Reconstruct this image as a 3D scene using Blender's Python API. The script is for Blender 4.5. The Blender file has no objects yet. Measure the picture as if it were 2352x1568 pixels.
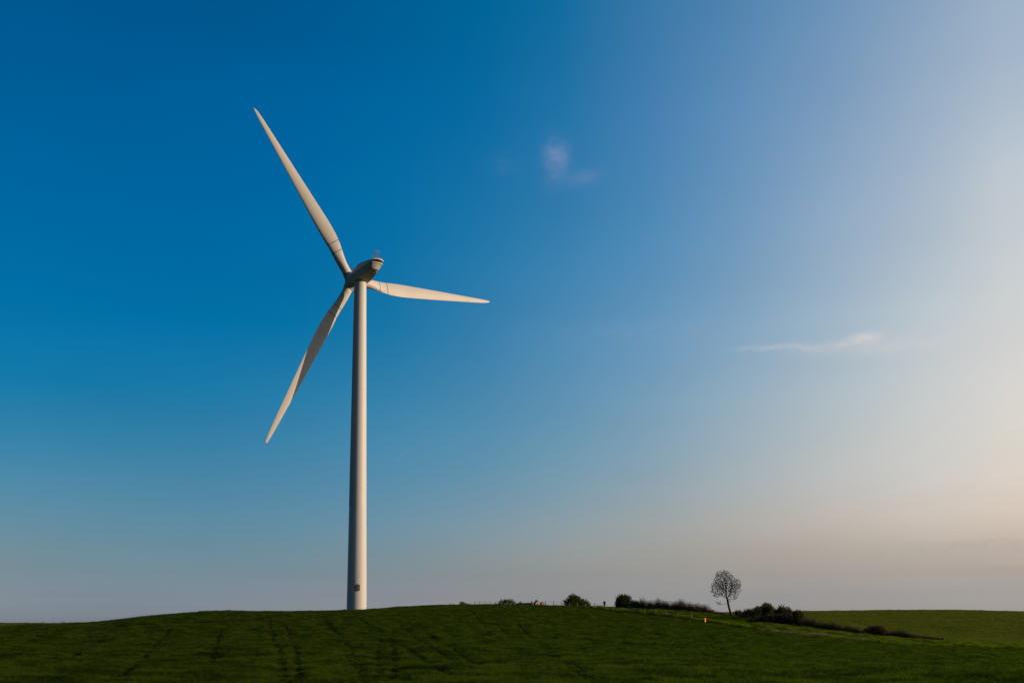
import bpy, math, random
import numpy as np
from mathutils import Vector, Matrix
random.seed(7); rng = np.random.default_rng(7)
sc = bpy.context.scene
C = sc.collection

# ------------------------------------------------------------------ camera
F = 2300.0                                    # focal length in units where the frame is 2352 wide
TH = math.atan(F/31500.0); CT, ST = math.cos(TH), math.sin(TH)
YH = 1450.0
cam = bpy.data.objects.new('camera', bpy.data.cameras.new('camera')); C.objects.link(cam)
cam.data.sensor_width = 36.0; cam.data.lens = F/2352*36
cam.data.shift_y = (YH-784-F*math.tan(TH))/2352
cam.rotation_euler = (math.pi/2+TH, 0, 0); cam.location = (0, 0, 0)
cam.data.clip_start = 0.1; cam.data.clip_end = 20000
sc.camera = cam

# ------------------------------------------------------------------ sun, sky, exposure
SUN_AZ, SUN_EL = 94.3, 12.0
sun = bpy.data.objects.new('sun', bpy.data.lights.new('sun', 'SUN')); C.objects.link(sun)
sun.data.energy = 5.0; sun.data.angle = math.radians(0.53); sun.data.color = (1.0, 0.73, 0.47)
sa, se = math.radians(SUN_AZ), math.radians(SUN_EL)
sdir = Vector((math.cos(se)*math.sin(sa), math.cos(se)*math.cos(sa), math.sin(se)))
sun.rotation_euler = sdir.to_track_quat('Z', 'Y').to_euler()
sc.view_settings.view_transform = 'Standard'; sc.view_settings.look = 'None'
sc.view_settings.exposure = 0.0; sc.view_settings.gamma = 1.0
sc.cycles.max_bounces = 6; sc.cycles.transparent_max_bounces = 8

# Sky Texture graded by compass direction and elevation (hazier and paler towards the sun,
# deep polarised blue away from it)
AZ=[-180, -120, -70, -27, -22, -17, -12, -7, -2, 3, 8, 13, 18, 23, 27, 40, 60, 92, 120, 150, 180]
EL=[0.6, 2, 3.2, 4.5, 6.2, 8, 10, 13, 17, 22, 28, 33, 50, 85]
KR=4.0866
RT=[[(0.063,0.086,0.189),(0.045,0.058,0.122),(0.069,0.088,0.186),(0.161,0.212,0.446),(0.165,0.214,0.462),(0.178,0.228,0.484),(0.199,0.251,0.506),(0.220,0.266,0.534),(0.238,0.279,0.521),(0.247,0.284,0.528),(0.254,0.292,0.533),(0.244,0.282,0.519),(0.243,0.275,0.500),(0.236,0.271,0.487),(0.227,0.256,0.462),(0.186,0.223,0.424),(0.106,0.143,0.319),(0.084,0.077,0.092),(0.053,0.076,0.180),(0.077,0.103,0.217),(0.062,0.084,0.187)],
[(0.052,0.066,0.138),(0.035,0.044,0.086),(0.052,0.067,0.131),(0.129,0.166,0.326),(0.127,0.164,0.331),(0.136,0.173,0.352),(0.155,0.188,0.371),(0.174,0.198,0.377),(0.195,0.208,0.368),(0.205,0.216,0.371),(0.213,0.223,0.383),(0.213,0.223,0.377),(0.215,0.220,0.368),(0.215,0.220,0.363),(0.206,0.211,0.341),(0.178,0.188,0.316),(0.113,0.136,0.258),(0.089,0.081,0.083),(0.059,0.075,0.153),(0.070,0.086,0.165),(0.050,0.065,0.138)],
[(0.046,0.062,0.106),(0.031,0.041,0.067),(0.047,0.061,0.101),(0.113,0.148,0.247),(0.113,0.156,0.270),(0.119,0.161,0.282),(0.133,0.170,0.288),(0.156,0.185,0.294),(0.184,0.193,0.289),(0.208,0.201,0.286),(0.226,0.206,0.285),(0.244,0.215,0.289),(0.250,0.215,0.287),(0.255,0.215,0.286),(0.246,0.207,0.274),(0.219,0.193,0.260),(0.149,0.149,0.223),(0.105,0.091,0.081),(0.080,0.087,0.139),(0.077,0.085,0.136),(0.045,0.061,0.109)],
[(0.042,0.062,0.097),(0.028,0.041,0.062),(0.043,0.061,0.093),(0.104,0.151,0.229),(0.103,0.156,0.246),(0.107,0.162,0.257),(0.122,0.174,0.268),(0.147,0.184,0.269),(0.186,0.198,0.271),(0.227,0.214,0.273),(0.257,0.223,0.261),(0.295,0.236,0.269),(0.319,0.250,0.276),(0.335,0.261,0.287),(0.339,0.255,0.279),(0.303,0.242,0.269),(0.211,0.191,0.236),(0.130,0.112,0.098),(0.115,0.114,0.153),(0.094,0.097,0.132),(0.040,0.061,0.098)],
[(0.036,0.067,0.100),(0.024,0.042,0.063),(0.036,0.064,0.096),(0.088,0.157,0.233),(0.086,0.163,0.248),(0.089,0.168,0.258),(0.104,0.180,0.269),(0.133,0.196,0.279),(0.174,0.214,0.283),(0.227,0.234,0.284),(0.289,0.256,0.282),(0.364,0.286,0.292),(0.429,0.314,0.311),(0.468,0.339,0.328),(0.482,0.342,0.322),(0.432,0.317,0.312),(0.307,0.258,0.281),(0.162,0.140,0.121),(0.167,0.154,0.183),(0.116,0.113,0.140),(0.033,0.065,0.100)],
[(0.026,0.067,0.102),(0.017,0.044,0.065),(0.026,0.066,0.100),(0.063,0.160,0.242),(0.065,0.165,0.248),(0.070,0.169,0.255),(0.087,0.184,0.274),(0.111,0.204,0.290),(0.151,0.224,0.297),(0.210,0.255,0.310),(0.288,0.282,0.313),(0.386,0.327,0.330),(0.480,0.364,0.350),(0.539,0.397,0.366),(0.585,0.402,0.354),(0.529,0.378,0.343),(0.375,0.316,0.320),(0.176,0.157,0.138),(0.205,0.189,0.208),(0.131,0.128,0.150),(0.024,0.065,0.100)],
[(0.015,0.065,0.104),(0.010,0.043,0.068),(0.015,0.066,0.102),(0.037,0.160,0.252),(0.039,0.163,0.251),(0.047,0.169,0.262),(0.063,0.186,0.280),(0.089,0.211,0.301),(0.125,0.236,0.313),(0.188,0.273,0.333),(0.276,0.307,0.343),(0.392,0.354,0.358),(0.510,0.406,0.367),(0.613,0.450,0.388),(0.663,0.464,0.379),(0.603,0.440,0.368),(0.440,0.373,0.348),(0.176,0.165,0.148),(0.238,0.223,0.229),(0.143,0.144,0.157),(0.014,0.063,0.102)],
[(0.003,0.066,0.110),(0.002,0.044,0.072),(0.003,0.066,0.109),(0.008,0.163,0.266),(0.011,0.167,0.273),(0.017,0.176,0.286),(0.031,0.194,0.303),(0.055,0.217,0.320),(0.097,0.244,0.335),(0.165,0.282,0.355),(0.258,0.329,0.379),(0.397,0.392,0.395),(0.533,0.447,0.403),(0.673,0.504,0.422),(0.762,0.524,0.417),(0.695,0.501,0.403),(0.510,0.433,0.384),(0.167,0.164,0.169),(0.274,0.261,0.256),(0.153,0.155,0.169),(0.003,0.065,0.109)],
[(0.000,0.065,0.115),(0.000,0.045,0.080),(0.000,0.067,0.120),(0.000,0.164,0.293),(0.000,0.170,0.303),(0.000,0.182,0.315),(0.003,0.196,0.331),(0.018,0.218,0.346),(0.060,0.244,0.361),(0.132,0.294,0.395),(0.217,0.344,0.423),(0.356,0.410,0.440),(0.528,0.486,0.456),(0.728,0.571,0.472),(0.840,0.608,0.470),(0.787,0.585,0.459),(0.580,0.507,0.445),(0.153,0.159,0.219),(0.320,0.307,0.298),(0.172,0.174,0.188),(0.000,0.064,0.114)],
[(0.000,0.066,0.118),(0.000,0.046,0.083),(0.000,0.071,0.128),(0.000,0.166,0.305),(0.000,0.172,0.316),(0.000,0.179,0.332),(0.000,0.197,0.349),(0.004,0.224,0.370),(0.028,0.258,0.398),(0.080,0.297,0.419),(0.164,0.353,0.459),(0.313,0.415,0.476),(0.517,0.506,0.505),(0.703,0.580,0.508),(0.916,0.682,0.529),(0.841,0.646,0.513),(0.627,0.564,0.498),(0.184,0.234,0.314),(0.363,0.362,0.346),(0.184,0.188,0.202),(0.000,0.064,0.117)],
[(0.000,0.061,0.115),(0.000,0.046,0.085),(0.000,0.070,0.133),(0.000,0.158,0.300),(0.000,0.165,0.315),(0.000,0.181,0.340),(0.000,0.199,0.368),(0.001,0.226,0.398),(0.006,0.246,0.411),(0.041,0.292,0.444),(0.144,0.346,0.486),(0.278,0.422,0.513),(0.425,0.480,0.521),(0.627,0.579,0.542),(0.761,0.640,0.555),(0.725,0.626,0.554),(0.587,0.583,0.557),(0.249,0.327,0.435),(0.353,0.372,0.388),(0.155,0.177,0.202),(0.000,0.060,0.113)],
[(0.000,0.064,0.120),(0.000,0.049,0.092),(0.000,0.078,0.146),(0.000,0.167,0.320),(0.000,0.167,0.321),(0.000,0.169,0.320),(0.000,0.187,0.349),(0.000,0.214,0.370),(0.000,0.245,0.399),(0.016,0.288,0.441),(0.111,0.346,0.482),(0.219,0.404,0.506),(0.356,0.480,0.539),(0.539,0.553,0.558),(0.738,0.656,0.592),(0.674,0.635,0.587),(0.570,0.593,0.595),(0.335,0.438,0.554),(0.373,0.411,0.435),(0.149,0.182,0.216),(0.000,0.062,0.118)],
[(0.000,0.076,0.141),(0.000,0.071,0.130),(0.000,0.115,0.208),(0.000,0.217,0.402),(0.000,0.212,0.395),(0.000,0.216,0.396),(0.000,0.239,0.423),(0.000,0.259,0.437),(0.000,0.295,0.471),(0.019,0.345,0.506),(0.133,0.412,0.551),(0.261,0.494,0.605),(0.450,0.582,0.643),(0.674,0.682,0.661),(0.950,0.827,0.712),(0.923,0.849,0.745),(0.935,0.893,0.828),(0.966,1.000,0.951),(0.685,0.679,0.621),(0.199,0.243,0.280),(0.000,0.081,0.151)],
[(0.000,0.282,0.458),(0.000,0.282,0.458),(0.000,0.282,0.471),(0.000,0.282,0.471),(0.000,0.282,0.471),(0.000,0.282,0.471),(0.000,0.272,0.458),(0.000,0.282,0.458),(0.000,0.282,0.458),(0.000,0.272,0.458),(0.000,0.272,0.445),(0.000,0.272,0.458),(0.000,0.272,0.458),(0.000,0.272,0.445),(0.000,0.272,0.445),(0.000,0.263,0.433),(0.000,0.263,0.445),(0.000,0.263,0.433),(0.000,0.263,0.433),(0.000,0.263,0.445),(0.000,0.282,0.458)]]

world = bpy.data.worlds.new('World'); sc.world = world; world.use_nodes = True
nt = world.node_tree; N = nt.nodes; Lk = nt.links
bg = N['Background']; bg.inputs[1].default_value = 0.1
sky = N.new('ShaderNodeTexSky'); sky.sky_type = 'NISHITA'; sky.sun_disc = False
sky.sun_elevation = se; sky.sun_rotation = sa
sky.air_density = 1; sky.dust_density = 1; sky.ozone_density = 1
def mth(op, a, b=None, cl=False):
    n = N.new('ShaderNodeMath'); n.operation = op; n.use_clamp = cl
    for i, v in enumerate((a, b)):
        if v is None: continue
        if isinstance(v, (int, float)): n.inputs[i].default_value = v
        else: Lk.new(v, n.inputs[i])
    return n.outputs[0]
def mixc(f, a, b, mode='MIX'):
    n = N.new('ShaderNodeMix'); n.data_type = 'RGBA'; n.blend_type = mode
    for i, v in ((0, f), (6, a), (7, b)):
        if isinstance(v, (int, float)): n.inputs[i].default_value = v
        elif isinstance(v, tuple): n.inputs[i].default_value = (*v, 1)
        else: Lk.new(v, n.inputs[i])
    return n.outputs[2]
tc = N.new('ShaderNodeTexCoord'); sp = N.new('ShaderNodeSeparateXYZ'); Lk.new(tc.outputs['Generated'], sp.inputs[0])
az = mth('ARCTAN2', sp.outputs[0], sp.outputs[1]); el = mth('ARCSINE', sp.outputs[2])
azf = mth('ADD', mth('MULTIPLY', az, 0.5/math.pi), 0.5)
eld = mth('MULTIPLY', el, 180/math.pi)
azd = mth('MULTIPLY', az, 180/math.pi)
cur = None
for j, row in enumerate(RT):
    cr = N.new('ShaderNodeValToRGB'); cr.color_ramp.interpolation = 'LINEAR'
    Lk.new(azf, cr.inputs[0]); e = cr.color_ramp.elements
    while len(e) < len(AZ): e.new(0.5)
    for k, a in enumerate(AZ):
        e[k].position = a/360+0.5
    for k, a in enumerate(AZ):
        e[k].color = (*row[k], 1)
    if cur is None: cur = cr.outputs[0]
    else:
        mr = N.new('ShaderNodeMapRange'); mr.interpolation_type = 'LINEAR'
        mr.inputs[1].default_value = EL[j-1]; mr.inputs[2].default_value = EL[j]
        Lk.new(eld, mr.inputs[0]); cur = mixc(mr.outputs[0], cur, cr.outputs[0])
skyc = mixc(1.0, sky.outputs[0], cur, 'MULTIPLY')
vs = N.new('ShaderNodeVectorMath'); vs.operation = 'SCALE'; vs.inputs[3].default_value = KR
Lk.new(skyc, vs.inputs[0]); skyv = vs.outputs[0]
# thin wisps of cloud, each a patch of broken noise round its own direction
def dir_of(px, py):
    yc = (YH-py)/F-math.tan(TH)
    X, Y, Z = (px-1176)/F, CT-yc*ST, ST+yc*CT
    return math.degrees(math.atan2(X, Y)), math.degrees(math.atan2(Z, math.hypot(X, Y)))
nz = N.new('ShaderNodeTexNoise'); nz.inputs['Scale'].default_value = 70; nz.inputs['Detail'].default_value = 6
nz.inputs['Roughness'].default_value = 0.62; nz.inputs['Distortion'].default_value = 0.6
mp = N.new('ShaderNodeMapping'); mp.inputs['Scale'].default_value = (1, 1, 2.0)
Lk.new(tc.outputs['Generated'], mp.inputs[0]); Lk.new(mp.outputs[0], nz.inputs[0])
nzc = N.new('ShaderNodeMapRange'); nzc.inputs[1].default_value = 0.30; nzc.inputs[2].default_value = 0.74
Lk.new(nz.outputs[0], nzc.inputs[0])
def wisp(v, px, py, sx, sy, rot, col, amt, noisy=1.0):
    a0, e0 = dir_of(px, py); k = 40.9/1.0
    da = mth('SUBTRACT', azd, a0); de = mth('SUBTRACT', eld, e0)
    cr_, sr_ = math.cos(math.radians(rot)), math.sin(math.radians(rot))
    u = mth('ADD', mth('MULTIPLY', da, cr_), mth('MULTIPLY', de, sr_))
    w = mth('SUBTRACT', mth('MULTIPLY', de, cr_), mth('MULTIPLY', da, sr_))
    u = mth('DIVIDE', u, sx/k); w = mth('DIVIDE', w, sy/k)
    d2 = mth('ADD', mth('MULTIPLY', u, u), mth('MULTIPLY', w, w))
    g = mth('POWER', 2.718, mth('MULTIPLY', d2, -1.0))
    nn = mth('ADD', mth('MULTIPLY', nzc.outputs[0], noisy), 1-noisy)
    f = mth('MULTIPLY', mth('MULTIPLY', g, nn), amt, True)
    return mixc(f, v, col)
W1 = (2.2, 2.9, 5.0); W2 = (6.6, 6.3, 6.3)
for a in ((1281, 354, 24, 22, 0, W1, .85, .6), (1275, 365, 34, 44, 0, W1, .16), (1262, 360, 20, 30, 0, W1, .35), (1290, 385, 14, 30, -15, W1, .35),
          (1272, 420, 26, 16, 20, W1, .25), (1335, 410, 44, 16, 8, W1, .34, .6), (1160, 378, 40, 22, 0, W1, .10),
          (1782, 797, 50, 6, 2, W2, .55), (1865, 798, 60, 9, 0, W2, .42), (1985, 777, 34, 12, 5, W2, .85), (1990, 779, 26, 9, 5, W2, .4, .3),
          (1940, 788, 40, 9, 15, W2, .5), (2060, 792, 150, 20, 0, W2, .40, .5), (2240, 1216, 120, 14, 4, (6.4, 5.3, 4.4), .4), (2180, 1262, 260, 20, 3, (3.9, 3.6, 3.35), .5), (1900, 1310, 260, 16, 0, (3.6, 3.3, 3.1), .3), (1500, 760, 240, 30, 0, (4.4, 4.5, 5.2), .10), (1720, 800, 40, 7, 0, W2, .25)):
    skyv = wisp(skyv, *a)
skyv = wisp(skyv, 927, 1043, 16, 1.2, 30, (3.2, 4.0, 4.9), .18, 0.2)
# very faint broad unevenness of the haze
nb = N.new('ShaderNodeTexNoise'); nb.inputs['Scale'].default_value = 3.0; nb.inputs['Detail'].default_value = 3
mb_ = N.new('ShaderNodeMapping'); mb_.inputs['Scale'].default_value = (1, 1, 5.0)
Lk.new(tc.outputs['Generated'], mb_.inputs[0]); Lk.new(mb_.outputs[0], nb.inputs[0])
nbm = N.new('ShaderNodeMapRange'); nbm.inputs[3].default_value = 0.94; nbm.inputs[4].default_value = 1.06
Lk.new(nb.outputs[0], nbm.inputs[0])
v2 = N.new('ShaderNodeVectorMath'); v2.operation = 'SCALE'; Lk.new(skyv, v2.inputs[0]); Lk.new(nbm.outputs[0], v2.inputs[3])
Lk.new(v2.outputs[0], bg.inputs[0])

# ------------------------------------------------------------------ helpers
def proj(x, y, z):
    zc = y*CT+z*ST; yc = -y*ST+z*CT
    return 1176+F*x/zc, YH-F*(yc/zc+math.tan(TH))
def z_at(py, Y):                              # height of the sight line through row py at depth Y
    yc = (YH-py)/F-math.tan(TH)
    return Y*(ST+yc*CT)/(CT-yc*ST)
def xy_at(px, py, Y):
    yc = (YH-py)/F-math.tan(TH); k = Y/(CT-yc*ST)
    return (px-1176)/F*k, Y, k*(ST+yc*CT)

def tag(o, label=None, cat=None, group=None, kind=None):
    if label: o['label'] = label
    if cat: o['category'] = cat
    if group: o['group'] = group
    if kind: o['kind'] = kind
    return o
def empty(name, loc, rz=0.0):
    o = bpy.data.objects.new(name, None); C.objects.link(o)
    o.location = loc; o.rotation_euler = (0, 0, rz); o.empty_display_size = 0.5
    return o
def mesh_obj(name, verts, faces, mat, parent=None, smooth=False):
    me = bpy.data.meshes.new(name); me.from_pydata([tuple(v) for v in verts], [], faces); me.update()
    if smooth: me.polygons.foreach_set('use_smooth', [True]*len(me.polygons))
    if mat: me.materials.append(mat)
    o = bpy.data.objects.new(name, me); C.objects.link(o)
    if parent: o.parent = parent
    return o
class MB:                                     # small mesh builder
    def __init__(s): s.v = []; s.f = []
    def add(s, v, f):
        n = len(s.v); s.v += [tuple(p) for p in v]; s.f += [tuple(i+n for i in q) for q in f]
    def box(s, c, d, rot=None):
        v = [Vector((x*d[0]/2, y*d[1]/2, z*d[2]/2)) for x in (-1, 1) for y in (-1, 1) for z in (-1, 1)]
        if rot: v = [rot @ p for p in v]
        v = [p+Vector(c) for p in v]
        s.add(v, [(0,1,3,2), (4,6,7,5), (0,4,5,1), (2,3,7,6), (0,2,6,4), (1,5,7,3)])
    def tube(s, pts, rad, n=6, cap=True):
        pts = [Vector(p) for p in pts]
        if not hasattr(rad, '__len__'): rad = [rad]*len(pts)
        V = []
        for i, p in enumerate(pts):
            t = (pts[min(i+1, len(pts)-1)]-pts[max(i-1, 0)])
            if t.length < 1e-9: t = Vector((0, 0, 1))
            t.normalize()
            a = t.cross(Vector((0, 0, 1)) if abs(t.z) < .9 else Vector((1, 0, 0))).normalized(); b = t.cross(a)
            V += [p+(a*math.cos(q)+b*math.sin(q))*rad[i] for q in [2*math.pi*k/n for k in range(n)]]
        Fc = []
        for i in range(len(pts)-1):
            for k in range(n):
                Fc.append((i*n+k, i*n+(k+1) % n, (i+1)*n+(k+1) % n, (i+1)*n+k))
        if cap:
            Fc.append(tuple(range(n))[::-1]); Fc.append(tuple((len(pts)-1)*n+k for k in range(n)))
        s.add(V, Fc)
    def build(s, name, mat, parent=None, smooth=False): return mesh_obj(name, s.v, s.f, mat, parent, smooth)

def material(name, col, rough=0.8, spec=0.3):
    m = bpy.data.materials.new(name); m.use_nodes = True
    b = m.node_tree.nodes['Principled BSDF']
    b.inputs['Base Color'].default_value = (*col, 1); b.inputs['Roughness'].default_value = rough
    b.inputs['Specular IOR Level'].default_value = spec
    return m
def noise_mat(name, c1, c2, scale=1.0, rough=0.8, spec=0.3, detail=5, lo=.35, hi=.65, coord='Object', bump=0.0, stretch=(1, 1, 1), rnd=0.0):
    m = material(name, c1, rough, spec); t = m.node_tree; b = t.nodes['Principled BSDF']
    tcn = t.nodes.new('ShaderNodeTexCoord'); mpn = t.nodes.new('ShaderNodeMapping'); mpn.inputs['Scale'].default_value = stretch
    n = t.nodes.new('ShaderNodeTexNoise'); n.inputs['Scale'].default_value = scale; n.inputs['Detail'].default_value = detail
    if coord == 'World':
        g = t.nodes.new('ShaderNodeNewGeometry'); t.links.new(g.outputs['Position'], mpn.inputs[0])
    else: t.links.new(tcn.outputs[coord], mpn.inputs[0])
    t.links.new(mpn.outputs[0], n.inputs[0])
    mr = t.nodes.new('ShaderNodeMapRange'); mr.inputs[1].default_value = lo; mr.inputs[2].default_value = hi
    t.links.new(n.outputs[0], mr.inputs[0])
    fac = mr.outputs[0]
    if rnd:
        oi = t.nodes.new('ShaderNodeObjectInfo'); a = t.nodes.new('ShaderNodeMath'); a.operation = 'MULTIPLY_ADD'; a.use_clamp = True
        s1 = t.nodes.new('ShaderNodeMath'); s1.operation = 'SUBTRACT'; s1.inputs[1].default_value = .5
        t.links.new(oi.outputs['Random'], s1.inputs[0]); t.links.new(s1.outputs[0], a.inputs[0]); a.inputs[1].default_value = rnd
        t.links.new(fac, a.inputs[2]); fac = a.outputs[0]
    mx = t.nodes.new('ShaderNodeMix'); mx.data_type = 'RGBA'
    mx.inputs[6].default_value = (*c1, 1); mx.inputs[7].default_value = (*c2, 1)
    t.links.new(fac, mx.inputs[0]); t.links.new(mx.outputs[2], b.inputs['Base Color'])
    if bump:
        bp = t.nodes.new('ShaderNodeBump'); bp.inputs['Strength'].default_value = bump; bp.inputs['Distance'].default_value = .05
        t.links.new(n.outputs[0], bp.inputs['Height']); t.links.new(bp.outputs[0], b.inputs['Normal'])
    return m

PAINT = noise_mat('tower_paint', (.475, .475, .465), (.45, .445, .435), .35, .5, .2, 3, .3, .7, stretch=(1, 1, .12))
PAINT_GLOSS = noise_mat('tower_paint_gloss', (.475, .475, .465), (.455, .45, .44), .35, .085, .30, 3, .3, .7, stretch=(1, 1, .15))
BLADE = noise_mat('blade_paint', (.48, .46, .435), (.445, .425, .40), .2, .5, .25, 3, .3, .7, stretch=(1, 1, .3))
NAC = noise_mat('nacelle_paint', (.42, .415, .40), (.38, .372, .355), .8, .55, .2, 6, .3, .7)
SEAM = material('seam_rubber', (.035, .035, .035), .7)
DARK = material('vent_dark', (.008, .008, .008), .9)
STEEL = noise_mat('galvanised', (.16, .12, .12), (.10, .08, .08), 5, .6)
CROSS = material('crossbar_paint', (.26, .18, .135), .6)
HATCH = noise_mat('hatch_metal', (.10, .088, .08), (.06, .052, .048), 9, .6, .3)
LAMPM = material('lamp_glass', (.8, .8, .78), .2, .6)
WOOD = noise_mat('post_wood', (.25, .20, .15), (.16, .125, .09), 3, .9, .1, 5)
WOODD = noise_mat('post_wood_dark', (.065, .048, .035), (.035, .026, .02), 3, .9, .1, 5)
WIRE = material('wire_metal', (.12, .11, .10), .5)
BARK = noise_mat('bark', (.055, .042, .030), (.028, .021, .016), 6, .95, .05, 5)
TWIG = noise_mat('twig', (.060, .042, .030), (.034, .024, .018), 4, .95, .05, 5)
HAYW = noise_mat('bale_wrap_side', (.20, .185, .17), (.12, .11, .10), 6, .7, .2)
HAYE = noise_mat('bale_end_straw', (.42, .30, .185), (.24, .165, .095), 9, .9, .05)
def leaf_mat(name, c1, c2, tr=.25):
    m = noise_mat(name, c1, c2, .9, .7, .12, 4, .3, .7, 'World')
    t = m.node_tree; b = t.nodes['Principled BSDF']; out = [n for n in t.nodes if n.type == 'OUTPUT_MATERIAL'][0]
    mx = [n for n in t.nodes if n.type == 'MIX'][0]
    tl = t.nodes.new('ShaderNodeBsdfTranslucent'); ms = t.nodes.new('ShaderNodeMixShader'); ms.inputs[0].default_value = tr
    t.links.new(mx.outputs[2], tl.inputs[0]); t.links.new(b.outputs[0], ms.inputs[1]); t.links.new(tl.outputs[0], ms.inputs[2])
    t.links.new(ms.outputs[0], out.inputs[0]); return m
LEAF_G = leaf_mat('leaf_green', (.085, .110, .010), (.038, .056, .007))
LEAF_O = leaf_mat('leaf_olive', (.090, .092, .012), (.044, .047, .009))
LEAF_B = leaf_mat('leaf_brown', (.072, .054, .030), (.038, .029, .019), .1)
BUD = leaf_mat('leaf_bud', (.055, .036, .018), (.030, .021, .012), .1)

# ------------------------------------------------------------------ terrain
PXG = np.arange(-900, 3300, 4.0)
def curve(tab, sig=16.0):
    t = np.array(tab, float); v = np.interp(PXG, t[:, 0], t[:, 1])
    k = int(sig/4*3); g = np.exp(-.5*(np.arange(-k, k+1)*4/sig)**2); g /= g.sum()
    return np.convolve(np.pad(v, k, mode='edge'), g, 'valid')
R3t = [(-400,125,1447),(0,135,1436),(100,142,1431.5),(217,150,1427),(237,152,1425.3),(325,160,1415.5),(389,165,1410.5),(440,170,1408),(508,175,1402.6),
       (592,180,1402.4),(694,183,1403.2),(792,186,1400.6),(841,190,1399),(914,200,1392.2),(985,215,1389.4),(1073,235,1387.6),(1176,250,1387.6),
       (1226,256,1389.2),(1311,262,1392.4),(1387,262,1398.6),(1456,254,1407),(1530,244,1414.5),(1589,235,1423.4),(1710,214,1441.5),(1845,196,1455.2),
       (2032,178,1472.6),(2107,171,1478),(2210,163,1481.5),(2352,152,1490),(2800,140,1500)]
R4t = [(-400,200,1456),(0,220,1447),(217,235,1441),(508,250,1413),(841,255,1405),(985,290,1394),(1073,315,1391.2),(1176,320,1391),(1250,320,1391.2),
       (1311,315,1392),(1378,300,1393.5),(1451,290,1396),(1550,275,1401),(1620,264,1405.5),(1648,260,1410),(1680,257,1412.5),(1706,254,1416),(1745,250,1420),
       (1807,242,1430),(1843,238,1433),(2009,222,1455.5),(2098,212,1464.5),(2166,204,1470),(2352,192,1478),(2800,180,1484)]
R5t = [(-400,300,1446),(0,300,1441),(400,330,1440),(841,380,1425),(1311,380,1412),(1451,340,1404),(1600,305,1407.5),(1680,292,1409.8),(1745,288,1416),
       (1843,278,1427),(2009,262,1448),(2166,242,1464),(2352,225,1472.5),(2800,215,1478)]
R6t = [(-400,430,1429),(0,430,1430.2),(200,430,1431),(400,440,1434),(800,480,1428),(1300,480,1416),(1500,440,1411.5),(1600,425,1408.8),(1648,420,1407.2),
       (1715,420,1406.2),(1850,420,1403.2),(1960,420,1401.8),(2119,420,1400),(2230,420,1401.2),(2352,420,1404),(2800,420,1412)]
R2t = [(-400,82,1486),(0,82,1476),(500,85,1474),(1000,90,1476),(1400,90,1490),(1800,88,1506),(2352,85,1526),(2800,85,1546)]
ROWS = [(np.full_like(PXG, 0.0), np.full_like(PXG, -1.68)), (np.full_like(PXG, 30.0), np.full_like(PXG, -1.66))]
GRASS_H = 0.12
for tab in (R2t, R3t, R4t, R5t, R6t):
    Yc = curve([(a, b) for a, b, c in tab]); pc = curve([(a, c) for a, b, c in tab], 10.0)
    z = np.array([z_at(p, y) for p, y in zip(pc, Yc)])-GRASS_H
    ROWS.append((Yc, z))
ROWS.append((np.full_like(PXG, 700.0), np.full_like(PXG, -2.0))); ROWS.append((np.full_like(PXG, 4000.0), np.full_like(PXG, -60.0)))
RY = np.array([r[0] for r in ROWS]); RZ = np.array([r[1] for r in ROWS])
_h = RY[1:]-RY[:-1]; _d = (RZ[1:]-RZ[:-1])/_h
_m = np.zeros_like(RZ); _m[0] = _d[0]; _m[-1] = _d[-1]
for i in range(1, len(RZ)-1):
    a, b = _d[i-1], _d[i]; w1 = 2*_h[i]+_h[i-1]; w2 = _h[i]+2*_h[i-1]
    with np.errstate(divide='ignore', invalid='ignore'): hm = (w1+w2)/(w1/a+w2/b)
    _m[i] = np.where(a*b > 0, hm, 0)
def _hash(ix, iy, s):
    h = (ix.astype(np.int64)*374761393+iy.astype(np.int64)*668265263+s*144665) & 0x7fffffff
    h = ((h ^ (h >> 13))*1274126177) & 0x7fffffff
    return ((h ^ (h >> 16)) & 0xffff)/65535.0
def vnoise(x, y, s=0):
    ix, iy = np.floor(x), np.floor(y); fx, fy = x-ix, y-iy
    fx = fx*fx*(3-2*fx); fy = fy*fy*(3-2*fy)
    a, b, c, d = _hash(ix, iy, s), _hash(ix+1, iy, s), _hash(ix, iy+1, s), _hash(ix+1, iy+1, s)
    return (a*(1-fx)+b*fx)*(1-fy)+(c*(1-fx)+d*fx)*fy-.5
AMAX = math.radians(40)
def px_of(x, y):
    a = np.clip(np.arctan2(x, y), -AMAX, AMAX); return 1176+F/CT*np.tan(a)
def depth_of(x, y):
    a = np.clip(np.arctan2(x, y), -AMAX, AMAX); return np.hypot(x, y)*np.cos(a)
def row_y(k, px): return np.interp(px, PXG, RY[k])
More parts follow.
